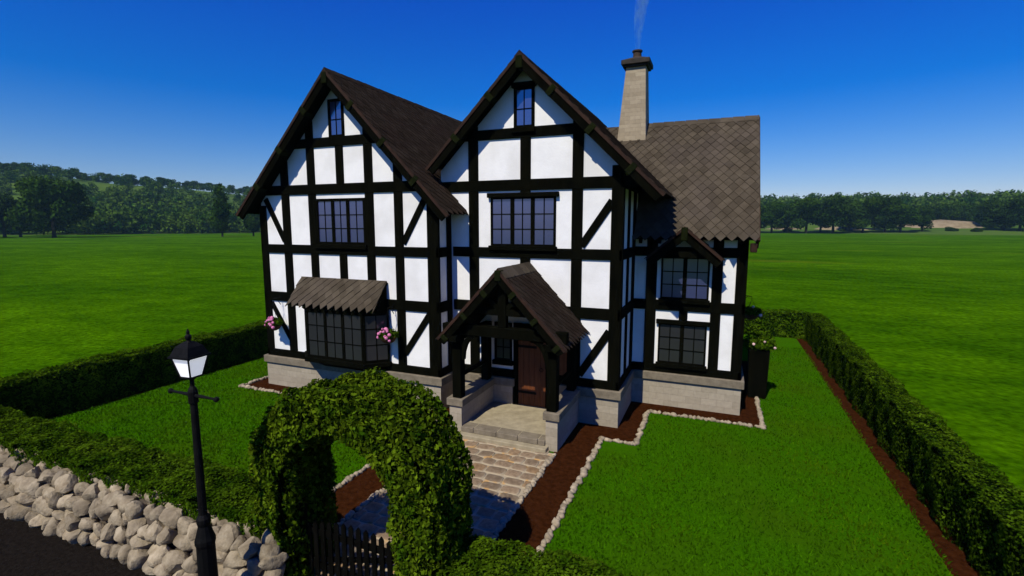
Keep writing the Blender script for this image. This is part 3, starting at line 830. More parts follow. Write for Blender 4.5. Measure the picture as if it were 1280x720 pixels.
# ------------------------------------------------------------------ windows
def window(F, a0, a1, z0, z1, cas, rows, glass, d=.03, bars=2, lintel=None, sill=True, fr=.07, rowz=None):
    """frame mesh (cas casements, bars columns each, rows) > pane, lintel, sill"""
    mb = MB(); wd = a1 - a0
    F.rect(mb, a0, a0 + fr, z0, z1, -.03, d + .022); F.rect(mb, a1 - fr, a1, z0, z1, -.03, d + .022)
    F.rect(mb, a0 + fr, a1 - fr, z0, z0 + fr, -.03, d + .02); F.rect(mb, a0 + fr, a1 - fr, z1 - fr, z1, -.03, d + .02)
    iw = wd - 2 * fr; cw = iw / cas
    for i in range(1, cas):
        c = a0 + fr + cw * i; F.rect(mb, c - .065, c + .065, z0 + fr, z1 - fr, -.03, d + .016)
    for i in range(cas):
        l = a0 + fr + cw * i + (.065 if i else 0); r = a0 + fr + cw * (i + 1) - (.065 if i < cas - 1 else 0)
        for j in range(1, bars):
            c = l + (r - l) * j / bars; F.rect(mb, c - .016, c + .016, z0 + fr, z1 - fr, -.02, d + .003)
        zs = rowz or [j / rows for j in range(1, rows)]
        for q in zs:
            zz = z0 + fr + (z1 - z0 - 2 * fr) * q; F.rect(mb, l, r, zz - .016, zz + .016, -.02, d + .006)
    wn = part('casement_window', mb, 'timber')
    mb = MB(); mb.poly([F.p(a, z, d - .012) for a, z in ((a0 + .02, z0 + .02), (a1 - .02, z0 + .02), (a1 - .02, z1 - .02), (a0 + .02, z1 - .02))]); mb.build('pane', M[glass], wn, recalc=False)
    if lintel:
        mb = MB(); F.rect(mb, a0 - lintel, a1 + lintel, z1 - .02, z1 + .13, -.03, .13); mb.build('lintel', M['timber'], wn, bevel=.01)
    if sill:
        mb = MB(); F.rect(mb, a0 - .05, a1 + .05, z0 - .14, z0 + .01, -.03, .15); mb.build('sill', M['timber'], wn, bevel=.01)
    return wn
window(FL, 2.49, 4.715, 5.66, 7.31, 3, 3, 'glass_up', bars=2, fr=.10)
window(FM, 9.10, 11.36, 5.68, 7.28, 3, 3, 'glass_up', lintel=.10)
window(FR, 14.36, 15.92, 3.84, 5.29, 2, 3, 'glass_up', sill=True, fr=.06)
window(FR, 14.34, 15.92, 1.56, 2.98, 2, 3, 'glass_low', lintel=.08, fr=.06)
window(FL, 3.25, 3.92, 9.42, 10.72, 1, 2, 'glass_attic', rowz=[.46], fr=.09, sill=False)
window(FM, 9.93, 10.62, 9.42, 10.68, 1, 2, 'glass_attic', rowz=[.46], fr=.09, lintel=.06)
window(FM, 9.22, 9.86, 1.78, 3.1, 1, 3, 'glass_low')

# bay window
def bay():
    y1 = -.60; A, B, Cc, D = (1.72, -.0), (2.38, y1), (4.92, y1), (5.58, -.0)
    z0, z1 = 1.56, 3.44
    def seg(p, q):
        d = Vector((q[0] - p[0], q[1] - p[1], 0)); L_ = d.length; d.normalize(); return Face((p[0], p[1], 0), d, (d.y, -d.x, 0)), L_
    mb = MB(); pts = [A, B, Cc, D]
    ins = [(1.80, .04), (2.42, y1 + .05), (4.88, y1 + .05), (5.50, .04)]
    mb.hexa([(x, y, z0 - .06) for x, y in ins], [(x, y, z1) for x, y in ins])
    body = part('bay_window', mb, 'timber')
    for (p, q, cas) in ((A, B, 1), (B, Cc, 3), (Cc, D, 1)):
        F, L_ = seg(p, q); m_ = MB()
        F.rect(m_, 0, .08, z0, z1, -.04, .02); F.rect(m_, L_ - .08, L_, z0, z1, -.04, .02)
        F.rect(m_, .08, L_ - .08, z0, z0 + .09, -.04, .017); F.rect(m_, .08, L_ - .08, z1 - .2, z1, -.04, .017)
        cw = (L_ - .16) / cas
        for i in range(cas):
            l, r = .08 + cw * i, .08 + cw * (i + 1)
            if i: F.rect(m_, l - .06, l + .06, z0 + .09, z1 - .2, -.04, .014)
            F.rect(m_, (l + r) / 2 - .016, (l + r) / 2 + .016, z0 + .09, z1 - .2, -.03, .0)
            for t in (.34, .70):
                zz = z0 + .09 + (z1 - z0 - .29) * t; F.rect(m_, l, r, zz - .016, zz + .016, -.03, .003)
        fr = m_.build('casement', M['timber'], body)
        g = MB(); g.poly([F.p(a, z, -.012) for a, z in ((.04, z0 + .03), (L_ - .04, z0 + .03), (L_ - .04, z1 - .05), (.04, z1 - .05))]); g.build('pane', M['glass_low'], body, recalc=False)
    o2 = [(1.66, -.06), (2.32, y1 - .12), (4.98, y1 - .12), (5.64, -.06), (5.64, .03), (1.66, .03)]
    m_ = MB(); m_.hexa([(x, y, z0 - .16) for x, y in o2], [(x, y, z0) for x, y in o2]); m_.build('sill', M['timber'], body, bevel=.012)
    o3 = [(1.8, -.03), (2.45, y1 + .08), (4.85, y1 + .08), (5.5, -.03), (5.5, .03), (1.8, .03)]
    m_ = MB(); m_.hexa([(x * .75 + 3.65 * .25, y * .35, z0 - .42) for x, y in o3], [(x, y, z0 - .16) for x, y in o3]); m_.build('corbel', M['timber'], body)
    # lean-to roof
    x0, x1, zt, ze, ye = 1.66, 5.55, 4.42, 3.40, -.84
    V = Vector((0, .0 - ye + .0, zt - ze)); L_ = V.length
    t = MB(); tile_slope(t, (x0, ye, ze), (1, 0, 0), V, x1 - x0, L_)
    rf = part('bay_roof', t, 'tile', recalc=False)
    d = MB(); slab(d, (x0 + .01, ye, ze), (1, 0, 0), V, x1 - x0 - .02, L_ - .01, .09, -.002, .2); d.build('roof_deck', M['timber'], rf)
    for x in (1.75, 2.4, 3.03, 3.66, 4.29, 4.92, 5.42):
        m_ = MB(); m_.bar((x, ye + .12, ze - .02), (x, -.02, ze + 1.0 - .15), .09, .12); m_.build('rafter_foot', M['moss_timber'], rf)
    for x in (1.72, 5.48):
        m_ = MB(); m_.mesh([(x - .05, -.02, ze + .82), (x - .05, -.62, ze + .02), (x - .05, -.02, ze - .1), (x + .05, -.02, ze + .82), (x + .05, -.62, ze + .02), (x + .05, -.02, ze - .1)], [(0, 1, 2), (5, 4, 3), (0, 3, 4, 1), (1, 4, 5, 2), (2, 5, 3, 0)])
        m_.build('bracket', M['timber'], rf)
bay()

# ------------------------------------------------------------------ porch
def porch():
    PX = 10.5; y0 = -1.42
    mb = MB(); mb.box(9.19, 11.88, y0 + .02, MY - .03, 0, .30); fl = part('porch_floor', mb, 'slab', bevel=.012)
    mb = MB()
    x = 9.19
    for wd in (.42, .75, .68, .62, .22):
        mb.box(x + .006, x + wd - .006, y0 - .06, y0 + .35, .152, .306); x += wd
    mb.build('stone_step', M['cap'], fl, bevel=.012)
    mb = MB(); mb.box(9.1, 11.97, y0 - .26, y0 + .1, 0, .15); mb.build('stone_step', M['slab'], fl, bevel=.012)
    for x0, x1 in ((8.78, 9.19), (11.88, 12.23)):
        mb = MB(); mb.box(x0, x1, y0, MY - .03, 0, .92); pw = part('porch_wall', mb, 'stone')
        mb = MB(); mb.box(x0 - .07, x1 + .07, y0 - .07, MY - .11, .92, 1.15); mb.build('cap_course', M['cap'], pw, bevel=.015)
    rx, rz, sl = PX, 5.12, 1.07; k = math.hypot(1, sl); ya, yb, half = -1.62, MY + .0, 2.02
    t = MB(); L_ = half * k
    tile_slope(t, (rx + half, ya, rz - sl * half), (0, 1, 0), (-1, 0, sl), yb - ya, L_, .26, .20)
    tile_slope(t, (rx - half, yb, rz - sl * half), (0, -1, 0), (1, 0, sl), yb - ya, L_, .26, .20)
    rf = part('porch_roof', t, 'tile_shaded', recalc=False)
    d = MB(); slab(d, (rx + half, ya + .01, rz - sl * half), (0, 1, 0), (-1, 0, sl), yb - ya - .02, L_, .09, -.002, .16); slab(d, (rx - half, yb - .01, rz - sl * half), (0, -1, 0), (1, 0, sl), yb - ya - .02, L_, .09, -.002, .16)
    d.build('roof_deck', M['timber'], rf)
    m_ = MB()
    y = ya
    while y < yb - .02:
        e = min(y + .5, yb)
        for sg in (1, -1):
            b = [(rx, y, rz + .07), (rx + sg * .26, y, rz + .07 - sl * .26), (rx + sg * .26, e - .012, rz + .065 - sl * .26), (rx, e - .012, rz + .065)]
            m_.hexa([(p[0], p[1], p[2] - .035) for p in b], b)
        y = e
    m_.build('ridge_tile', M['tile'], rf)
    F = Face((0, ya, 0), (1, 0, 0), (0, -1, 0))
    for sg in (1, -1):
        nx, nz = -sg * sl / k, -1 / k; e1 = (rx + sg * (half - .05), rz - sl * (half - .05))
        m_ = MB(); F.prism(m_, [(rx, rz - .05), (e1[0], e1[1] - .05), (e1[0] + nx * .26, e1[1] + nz * .26), (rx, rz - .26 * k)], -.09, 0); m_.build('bargeboard', M['timber'], rf, bevel=.01)
        m_ = MB(); F.prism(m_, [(rx, rz + .05), (e1[0] + sg * .04, e1[1] + .05 - sl * .04), (e1[0] + sg * .04 + nx * .085, e1[1] + .05 - sl * .04 + nz * .085), (rx, rz + .05 - .085 * k)], -.1, .03); m_.build('verge', M['verge'], rf)
        for q in (.55, 1.2, 1.85):
            cx, cz = rx + sg * q + nx * .15, rz - sl * q + nz * .15; dx, dz = sg / k, -sl / k; s1, s2 = .075, .12
            m_ = MB(); F.prism(m_, [(cx + dx * s1 + nx * s2, cz + dz * s1 + nz * s2), (cx - dx * s1 + nx * s2, cz - dz * s1 + nz * s2), (cx - dx * s1 - nx * s2, cz - dz * s1 - nz * s2), (cx + dx * s1 - nx * s2, cz + dz * s1 - nz * s2)], -.3, .05); m_.build('purlin_end', M['moss_timber'], rf, bevel=.015)
    m_ = MB(); F.prism(m_, [(rx - .09, rz - .3), (rx + .09, rz - .3), (rx + .09, rz - .0), (rx - .09, rz - .0)], -.2, .045); m_.build('apex_block', M['moss_timber'], rf, bevel=.015)
    # frame
    m_ = MB(); m_.box(8.55, 12.45, -1.38, -1.14, 3.12, 3.44); fr = part('porch_frame', m_, 'timber', bevel=.015)
    for x in (9.02, 12.03):
        m_ = MB(); m_.box(x - .145, x + .145, -1.40, -1.10, 1.15, 3.12); m_.build('post', M['timber'], fr, bevel=.015)
        m_ = MB(); m_.box(x - .13, x + .13, .55, .86, 1.15, 3.12); m_.build('post', M['timber'], fr, bevel=.015)
        m_ = MB(); m_.box(x - .12, x + .12, -1.62, MY, 2.93, 3.13); m_.build('wall_plate', M['timber'], fr, bevel=.015)
        sg = 1 if x < PX else -1
        m_ = MB()
        arc = [(x + sg * .14 + .55 * sg * math.sin(a) * 0 + sg * .5 * (1 - math.cos(a)), -1.25, 2.35 + .8 * math.sin(a)) for a in np.linspace(0, math.pi / 2, 6)]
        for p, q in zip(arc[:-1], arc[1:]): m_.bar(p, q, .14, .16, (0, 1, 0))
        m_.build('brace', M['timber'], fr)
        m_ = MB(); m_.box(x - .05, x + .05, -1.1, .55, 1.75, 1.85); m_.build('rail', M['timber'], fr)
    for x, wd in ((PX, .13),):
        m_ = MB(); m_.box(x - wd, x + wd, -1.36, -1.16, 3.44, 4.82); m_.build('king_post', M['timber'], fr, bevel=.012)
    m_ = MB(); m_.box(9.6, 11.4, -1.345, -1.18, 3.78, 3.98); m_.build('collar', M['timber'], fr, bevel=.012)
    for sg in (1, -1):
        m_ = MB(); m_.bar((PX + sg * .12, -1.26, 4.0), (PX + sg * .62, -1.26, 4.36), .14, .16, (0, 1, 0)); m_.build('strut', M['timber'], fr)
        m_ = MB(); m_.bar((PX + sg * 1.82, -1.26, 3.02), (PX + sg * .02, -1.26, 3.02 + 1.8 * sl - .08), .18, .22, (0, 1, 0)); m_.build('rafter', M['timber'], fr)
    # door
    m_ = MB(); F2 = FM
    F2.rect(m_, 9.93, 10.09, .30, 2.95, -.05, .075); F2.rect(m_, 11.08, 11.24, .30, 2.95, -.05, .075); F2.rect(m_, 9.93, 11.24, 2.951, 3.12, -.05, .08)
    dr = part('door_frame', m_, 'timber')
    m_ = MB()
    for i in range(5):
        a = 10.09 + i * .198; F2.rect(m_, a + .003, a + .195, .31, 2.95, -.03, .03 + .002 * (i % 2))
    m_.build('door', M['door'], dr, bevel=.006)
    m_ = MB(); F2.rect(m_, 10.10, 10.75, .72, .80, .028, .042); F2.rect(m_, 10.10, 10.75, 2.3, 2.38, .028, .042)
    c = F2.p(10.93, 1.6, .05); m_.tube([c + Vector((.06 * math.cos(a), -.02, .06 * math.sin(a))) for a in np.linspace(0, 2 * math.pi, 13)], [.012] * 13, 6, False)
    m_.build('door_ironwork', M['iron'], dr)
    m_ = MB(); F2.rect(m_, 11.26, 11.80, .3, 2.9, -.04, .02); m_.build('side_panel', M['door'], dr)
porch()

# ------------------------------------------------------------------ chimney
def chimney():
    mb = MB(); yb0, yb1 = 6.35, 7.35
    mb.hexa([(12.08, 6.32, 8.6), (13.34, 6.32, 8.6), (13.34, 7.5, 8.6), (12.08, 7.5, 8.6)], [(12.44, 6.46, 12.52), (13.20, 6.46, 12.52), (13.20, 7.22, 12.52), (12.44, 7.22, 12.52)])
    ch = part('chimney', mb, 'chim', bevel=.02)
    m_ = MB(); m_.box(12.34, 13.30, 6.36, 7.32, 12.50, 12.58); m_.box(12.27, 13.36, 6.28, 7.40, 12.581, 12.76)
    m_.hexa([(12.3, 6.3, 12.761), (13.3, 6.3, 12.761), (13.3, 7.36, 12.761), (12.3, 7.36, 12.761)], [(12.6, 6.6, 12.90), (13.0, 6.6, 12.90), (13.0, 7.06, 12.90), (12.6, 7.06, 12.90)])
    m_.build('chimney_cap', M['chimcap'], ch, bevel=.015)
    m_ = MB(); m_.lathe((12.8, 6.83, 12.86), [(.22, 0), (.20, .05), (.17, .10), (.16, .26), (.20, .29), (.20, .34), (.15, .35), (.13, .2)], 16); m_.build('chimney_pot', M['pot'], ch, smooth=False)
chimney()
done()

# smoke
def smoke():
    mb = MB(); prof = [(.10, 0), (.16, .5), (.22, 1.1), (.27, 1.8), (.34, 2.6), (.42, 3.5), (.45, 4.2)]
    mb.tube([(12.8 + .05 * z - .02 * math.sin(z * 2.2), 6.83 + .03 * z, 13.22 + z) for r, z in prof], [r for r, z in prof], 14)
    m = bpy.data.materials.new('smoke'); m.use_nodes = True; nt = m.node_tree
    for n in list(nt.nodes):
        if n.type == 'BSDF_PRINCIPLED': nt.nodes.remove(n)
    N, L = nt.nodes.new, nt.links.new
    v = N('ShaderNodeVolumePrincipled'); v.inputs['Color'].default_value = (.42, .80, .85, 1); v.inputs['Anisotropy'].default_value = .2
    tc = N('ShaderNodeTexCoord'); mp = N('ShaderNodeMapping'); mp.inputs['Scale'].default_value = (2.6, 2.6, 1.0)
    L(tc.outputs['Object'], mp.inputs['Vector'])
    n = N('ShaderNodeTexNoise'); n.inputs['Scale'].default_value = 1.6; n.inputs['Detail'].default_value = 4; n.inputs['Distortion'].default_value = .8
    L(mp.outputs['Vector'], n.inputs['Vector'])
    mr = N('ShaderNodeMapRange'); mr.inputs['From Min'].default_value = .42; mr.inputs['From Max'].default_value = .65; mr.inputs['To Max'].default_value = 2.4
    L(n.outputs['Fac'], mr.inputs['Value'])
    L(mr.outputs['Result'], v.inputs['Density']); L(v.outputs['Volume'], nt.nodes['Material Output'].inputs['Volume'])
    o = mb.build('chimney_smoke', m, origin=(12.8, 6.83, 13.22)); tag(o, 'thin wisp of grey smoke rising from the chimney pot', 'smoke', kind='stuff')
smoke()

# ------------------------------------------------------------------ gate
def gate():
    e = empty('picket_gate', (10.65, -7.95, 0))
    for x in (9.44, 11.84):
        mb = MB(); mb.box(x - .09, x + .09, -8.06, -7.88, 0, 1.42); mb.hexa([(x - .11, -8.08, 1.42), (x + .11, -8.08, 1.42), (x + .11, -7.86, 1.42), (x - .11, -7.86, 1.42)], [(x - .02, -7.99, 1.52), (x + .02, -7.99, 1.52), (x + .02, -7.95, 1.52), (x - .02, -7.95, 1.52)]); mb.build('gate_post', M['gate'], e, bevel=.01)
    mb = MB(); n = 14
    for i in range(n):
        x = 9.62 + i * (2.06 / (n - 1)); t = (x - 10.65) / 1.03; h = 1.12 + .16 * (1 - t * t)
        F = Face((0, -7.98, 0), (1, 0, 0), (0, -1, 0)); F.prism(mb, [(x - .048, .1), (x + .048, .1), (x + .048, h - .06), (x, h), (x - .048, h - .06)], -.025, 0)
    mb.build('pickets', M['gate'], e)
    for z in (.30, .95):
        mb = MB(); mb.box(9.53, 11.75, -7.955, -7.915, z - .06, z + .06); mb.build('rail', M['gate'], e)
    mb = MB(); mb.bar((9.6, -7.93, .36), (11.7, -7.93, .9), .09, .03, (0, 1, 0)); mb.build('diagonal_brace', M['gate'], e)
    tag(e, 'black picket gate under the hedge arch', 'gate'); done()
gate()

# ------------------------------------------------------------------ street lamp
def street_lamp():
    x, y = 9.02, -9.45
    e = empty('street_lamp', (x, y, 0))
    mb = MB(); mb.lathe((x, y, 0), [(.19, 0), (.19, .12), (.15, .16), (.135, .9), (.13, 1.45), (.145, 1.50), (.145, 1.56), (.115, 1.66), (.085, 1.78), (.098, 1.84), (.098, 1.90), (.06, 1.97)], 12); mb.build('lamp_base', M['iron'], e)
    mb = MB(); mb.lathe((x, y, 1.95), [(.060, 0), (.057, .8), (.050, 1.78), (.068, 1.81), (.068, 1.98), (.055, 2.02), (.03, 2.06), (.03, 2.16), (.045, 2.19)], 12); mb.build('lamp_post', M['iron'], e)
    mb = MB(); z = 3.87; mb.tube([(x - .47, y, z), (x - .38, y, z), (x - .15, y, z), (x + .15, y, z), (x + .38, y, z), (x + .47, y, z)], [.018, .018, .026, .026, .018, .018], 8)
    for s in (-1, 1): mb.lathe((x + s * .50, y, z - .06), [(.01, .02), (.036, .035), (.042, .06), (.034, .085), (.01, .10)], 10)
    mb.build('ladder_bar', M['iron'], e)
    zb, zt = 4.165, 4.47; rb, rt = .10, .165; ang = R(5)
    def sq(r, z, n=4, off=0): return [(x + r * math.cos(ang + math.pi / 4 + k * math.pi / 2 + off) * 1.0, y + r * math.sin(ang + math.pi / 4 + k * math.pi / 2 + off), z) for k in range(4)]
    r2 = math.sqrt(2)
    mb = MB(); b, t = sq(rb * r2, zb), sq(rt * r2, zt)
    for k in range(4): mb.bar(b[k], t[k], .022, .022)
    for q in (b, t):
        for k in range(4): mb.bar(q[k], q[(k + 1) % 4], .024, .022)
    # scalloped corners
    for k in range(4):
        for (P, Q, A) in ((b[k], b[(k + 1) % 4], t[k]), (t[k], t[(k + 1) % 4], b[k])):
            P, Q, A = Vector(P), Vector(Q), Vector(A)
            mb.hexa([P, P + (Q - P) * .16, P + (A - P) * .14], [v_ + Vector((0, 0, .0)) + (Vector(P) - Vector((x, y, P.z)))    .normalized() * .012 for v_ in (P, P + (Q - P) * .16, P + (A - P) * .14)])
    mb.lathe((x, y, zb - .05), [(.045, 0), (.07, .02), (.1, .045)], 12)
    mb.build('lantern_frame', M['iron'], e)
    mb = MB(); b, t = sq(rb * r2 - .008, zb), sq(rt * r2 - .008, zt); mb.hexa(b, t); mb.build('lamp_pane', M['lamp'], e)
    mb = MB()
    q0, q1, q2, q3 = sq(.20 * r2, zt - .005), sq(.195 * r2, zt + .02), sq(.125 * r2, zt + .15), sq(.05 * r2, zt + .215)
    mb.hexa(q0, q1); mb.hexa(sq(.18 * r2, zt + .021), q2); mb.hexa([(p[0], p[1], p[2] + .001) for p in q2], q3)
    mb.lathe((x, y, zt + .21), [(.045, 0), (.025, .025), (.045, .06), (.045, .095), (.02, .12), (.026, .15), (.005, .20)], 10)
    mb.build('lantern_roof', M['iron'], e)
    tag(e, 'black iron street lamp with a white lantern in front of the boulder wall', 'street lamp'); done()
street_lamp()

# ------------------------------------------------------------------ flowers
def flower_heads(mb, pts, r):
    for p in pts:
        D, F = ICO2; P = D * (r * random.uniform(.8, 1.15)) * (1 + .12 * np.sin(D @ rng.normal(size=3) * 6))[:, None]
        mb.mesh((P + np.array(p)).tolist(), F)
def hanging_basket(px, py, pz, wall, r, petal, label, nfl=13, arm_z=.95):
    e = empty('hanging_basket', (px, py, pz - .3))
    mb = MB(); mb.lathe((px, py, pz - .28), [(.06, 0), (r * .62, .05), (r * .9, .15), (r, .26), (r * .92, .26), (r * .85, .18)], 14); mb.build('basket', M['basket'], e, smooth=True)
    n = 700; d = rng.normal(size=(n, 3)); d[:, 2] = np.abs(d[:, 2]) * .7 - .12; d /= np.linalg.norm(d, axis=1)[:, None]
    P = np.array([px, py, pz - .02]) + d * np.array([r * 1.15, r * 1.15, r * .85]) * rng.uniform(.6, 1.05, n)[:, None]
    quad_mesh('foliage', leaves(P, d, .055, .6, .02), M['leaf'], e, (px, py, pz - .3))
    mb = MB(); pts = []
    for i in range(nfl):
        a = i * 2.4 + .4; th = (i + .5) / nfl * 1.9 - .35; pts.append((px + r * 1.15 * math.cos(th) * math.cos(a) * .95, py - r * (.45 + .75 * abs(math.cos(a * .5))) * math.cos(th * .8), pz + r * .95 * math.sin(th) - .02))
    flower_heads(mb, pts, .058); mb.build('flowers', M[petal], e, smooth=True)
    mb = MB(); top = (px, py, pz + arm_z - .1)
    for k in range(3):
        a = k * 2.09; mb.tube([(px + r * .95 * math.cos(a), py + r * .95 * math.sin(a), pz), top], [.007, .007], 5)
    mb.tube([(px, py, pz + arm_z), top], [.01, .01], 5)
    wv = Vector(wall); tip = Vector((px, py, pz + arm_z))
    mb.tube([wv, tip], [.018, .014], 6); mb.tube([wv - Vector((0, 0, .28)), wv * .4 + tip * .6], [.014, .010], 6)
    mb.build('bracket', M['iron'], e)
    tag(e, label, 'hanging basket', 'flower baskets hung on the house walls'); done()
hanging_basket(.52, -.36, 2.62, (.52, -.01, 3.58), .27, 'pink', 'pink flower basket at the left corner of the house, left of the bay window')
hanging_basket(5.80, -.36, 2.60, (5.80, -.01, 3.58), .29, 'pink', 'pink flower basket between the bay window and the porch')
hanging_basket(17.44, 7.0, 2.98, (17.08, 7.0, 3.66), .31, 'pale_pink', 'dark hanging basket on the right end wall above the tall planter', 3, .62)
def planter():
    e = empty('tall_planter', (17.72, 5.9, 0))
    mb = MB(); mb.hexa([(17.42, 5.6, 0), (18.02, 5.6, 0), (18.02, 6.2, 0), (17.42, 6.2, 0)], [(17.36, 5.54, 1.85), (18.06, 5.54, 1.85), (18.06, 6.26, 1.85), (17.36, 6.26, 1.85)]); mb.build('planter_box', M['timber'], e, bevel=.02)
    n = 900; d = rng.normal(size=(n, 3)); d[:, 2] = np.abs(d[:, 2]) * .8 - .15; d /= np.linalg.norm(d, axis=1)[:, None]
    P = np.array([17.72, 5.9, 1.95]) + d * np.array([.55, .5, .42]) * rng.uniform(.5, 1.05, n)[:, None]
    quad_mesh('foliage', leaves(P, d, .07, .6, .03), M['leaf'], e, (17.72, 5.9, 0))
    mb = MB(); flower_heads(mb, [(17.5, 5.42, 2.08), (17.85, 5.40, 2.2), (18.2, 5.5, 1.98)], .05); mb.build('flowers', M['pale_pink'], e, smooth=True)
    tag(e, 'tall black planter with pale flowers beside the right end wall', 'planter'); done()
planter()

# ------------------------------------------------------------------ hills, forest and trees
RIDGE_U = [-500, -300, 0, 90, 180, 258, 310, 420, 560, 800, 950, 1050, 1150, 1280, 1600, 1900]
RIDGE_Y = [214, 216, 221, 225, 231, 241, 246, 256, 266, 266, 262, 261, 262, 262, 262, 262]
FAR_Y = [280, 280, 280, 280, 280, 280, 280, 275, 268, 260, 254, 246, 252, 246, 244, 250]
def hill_h(u, r):
    ca = 1 / math.sqrt(1 + ((u - 640) / 628.6) ** 2)
    hr = (280 - np.interp(u, RIDGE_U, RIDGE_Y)) * 720 * ca / 628.6 + 6.4
    s = np.clip((r - 375) / (720 - 375), 0, 1); s = s * s * (3 - 2 * s)
    h = hr * s
    hf = (280 - np.interp(u, RIDGE_U, FAR_Y)) * 1150 * ca / 628.6 + 6.4
    s2 = np.clip((r - 850) / 300, 0, 1); s2 = s2 * s2 * (3 - 2 * s2)
    h = h + np.maximum(hf - hr, -hr * .5) * s2
    return h * (1 + .03 * math.sin(u * .031) + .03 * math.sin(r * .02 + u * .017)) - .3
def hills():
    us = np.linspace(-500, 1900, 121); rs = list(np.linspace(370, 720, 22)) + list(np.linspace(750, 1300, 14))
    mb = MB(); vs = []
    for u in us:
        for r in rs:
            p = far(u, r); vs.append((p.x, p.y, float(hill_h(u, r))))
    n = len(rs); fs = [(i * n + j, (i + 1) * n + j, (i + 1) * n + j + 1, i * n + j + 1) for i in range(len(us) - 1) for j in range(n - 1)]
    mb.mesh(vs, fs); o = mb.build('hills', M['hillgrass'], smooth=True); tag(o, 'low grassy hills beyond the field', kind='structure')
hills()

def crown_pts(kind, n):
    """(points, normals) of a crown of height 1 (trunk foot at 0)"""
    P, Nn = [], []
    if kind == 'round':
        cl = [(0, 0, .58, .31)] + [(.27 * math.cos(a) * q, .27 * math.sin(a) * q, random.uniform(.27, .80), random.uniform(.13, .2)) for a, q in [(i * 2.399, random.uniform(.6, 1.15)) for i in range(15)]]
    elif kind == 'tall':
        cl = [(random.uniform(-.05, .05), random.uniform(-.05, .05), z, .030 + .125 * min(1, (1.0 - z) * 1.9) * (.75 + .25 * math.sin(z * 31))) for z in np.linspace(.20, .96, 13)] + [(.1 * math.cos(i * 2.4), .1 * math.sin(i * 2.4), random.uniform(.22, .62), .08) for i in range(8)]
    elif kind == 'wide':
        cl = [(0, 0, .60, .30)] + [(.44 * math.cos(a) * q, .44 * math.sin(a) * q, random.uniform(.24, .74), random.uniform(.14, .22)) for a, q in [(i * 2.399, random.uniform(.55, 1.1)) for i in range(20)]]
    else:
        cl = [(0, 0, .50, .28)] + [(.22 * math.cos(a) * q, .22 * math.sin(a) * q, random.uniform(.22, .86), random.uniform(.12, .18)) for a, q in [(i * 2.399, random.uniform(.5, 1.1)) for i in range(14)]]
    wts = np.array([c[3] ** 2 for c in cl]); wts /= wts.sum()
    idx = rng.choice(len(cl), n, p=wts); cl = np.array(cl)
    d = rng.normal(size=(n, 3)); d /= np.linalg.norm(d, axis=1)[:, None]
    P = cl[idx, :3] + d * (cl[idx, 3] * rng.uniform(.72, 1.06, n))[:, None] * np.array([1, 1, .85])
    return P, d
PROTO = {}
def tree_meshes(kind, H_, mat, n, leaf):
    P, d = crown_pts(kind, n)
    V = leaves(P * H_, d, leaf, .6, leaf * .6)
    q = quad_mesh('crown', V, M[mat]); crown = q.data; bpy.data.objects.remove(q)
    mb = MB(); r = .03 * H_ if kind != 'tall' else .018 * H_
    mb.tube([(0, 0, -.3), (0, 0, .03 * H_), (.01 * H_, 0, .25 * H_), (0, .01 * H_, .6 * H_)], [r * 1.35, r, r * .8, r * .3], 8)
    if kind != 'tall':
        for i in range(5):
            a = i * 1.3; mb.tube([(0, 0, (.22 + .04 * i) * H_), (.14 * H_ * math.cos(a), .14 * H_ * math.sin(a), (.42 + .03 * i) * H_)], [r * .5, r * .15], 6)
    o = mb.build('trunk', M['bark']); trunk = o.data; bpy.data.objects.remove(o)
    return crown, trunk
def tree(proto, loc, sc, rz, label, group=None, name='broadleaf_tree'):
    crown, trunk = PROTO[proto]
    e = bpy.data.objects.new(name, None); C.objects.link(e); e.location = loc; e.scale = (sc[0], sc[0], sc[1]); e.rotation_euler = (0, 0, rz)
    for nm, me in (('crown', crown), ('trunk', trunk)):
        o = bpy.data.objects.new(nm, me); C.objects.link(o); o.parent = e
    tag(e, label, 'tree', group); return e
for nm, kind, mat, n, leaf in (('round_a', 'round', 'tree_leaf', 5600, .56), ('round_b', 'round', 'tree_leaf_dark', 5600, .56), ('oval_a', 'oval', 'tree_leaf', 5200, .54), ('oval_b', 'oval', 'tree_leaf_dark', 5200, .54), ('wide', 'wide', 'tree_leaf', 9000, .56), ('tall', 'tall', 'tree_leaf', 4200, .45)):
    PROTO[nm] = tree_meshes(kind, 20, mat, n, leaf)
# single trees in the left field
tree('wide', far(66, 318), (1.32, 1.60), .5, 'large spreading dark tree standing alone in the left field')
tree('tall', far(277, 290), (1.20, 1.33), 1.0, 'narrow upright tree in the left field near the house roof')
tree('tall', far(316, 296), (1.15, 1.18), 2.2, 'narrow tree half hidden behind the left eave of the house')
tree('round_b', far(4, 345), (1.10, 1.2), 2.0, 'dark round tree at the left edge of the field, behind the large tree')
tree('oval_b', far(24, 350), (1.00, .95), .3, 'small dark oval tree between the left edge and the large tree')
tree('round_b', far(-60, 330), (1.2, 1.3), 1.1, 'dark round tree just beyond the left edge of the photo')
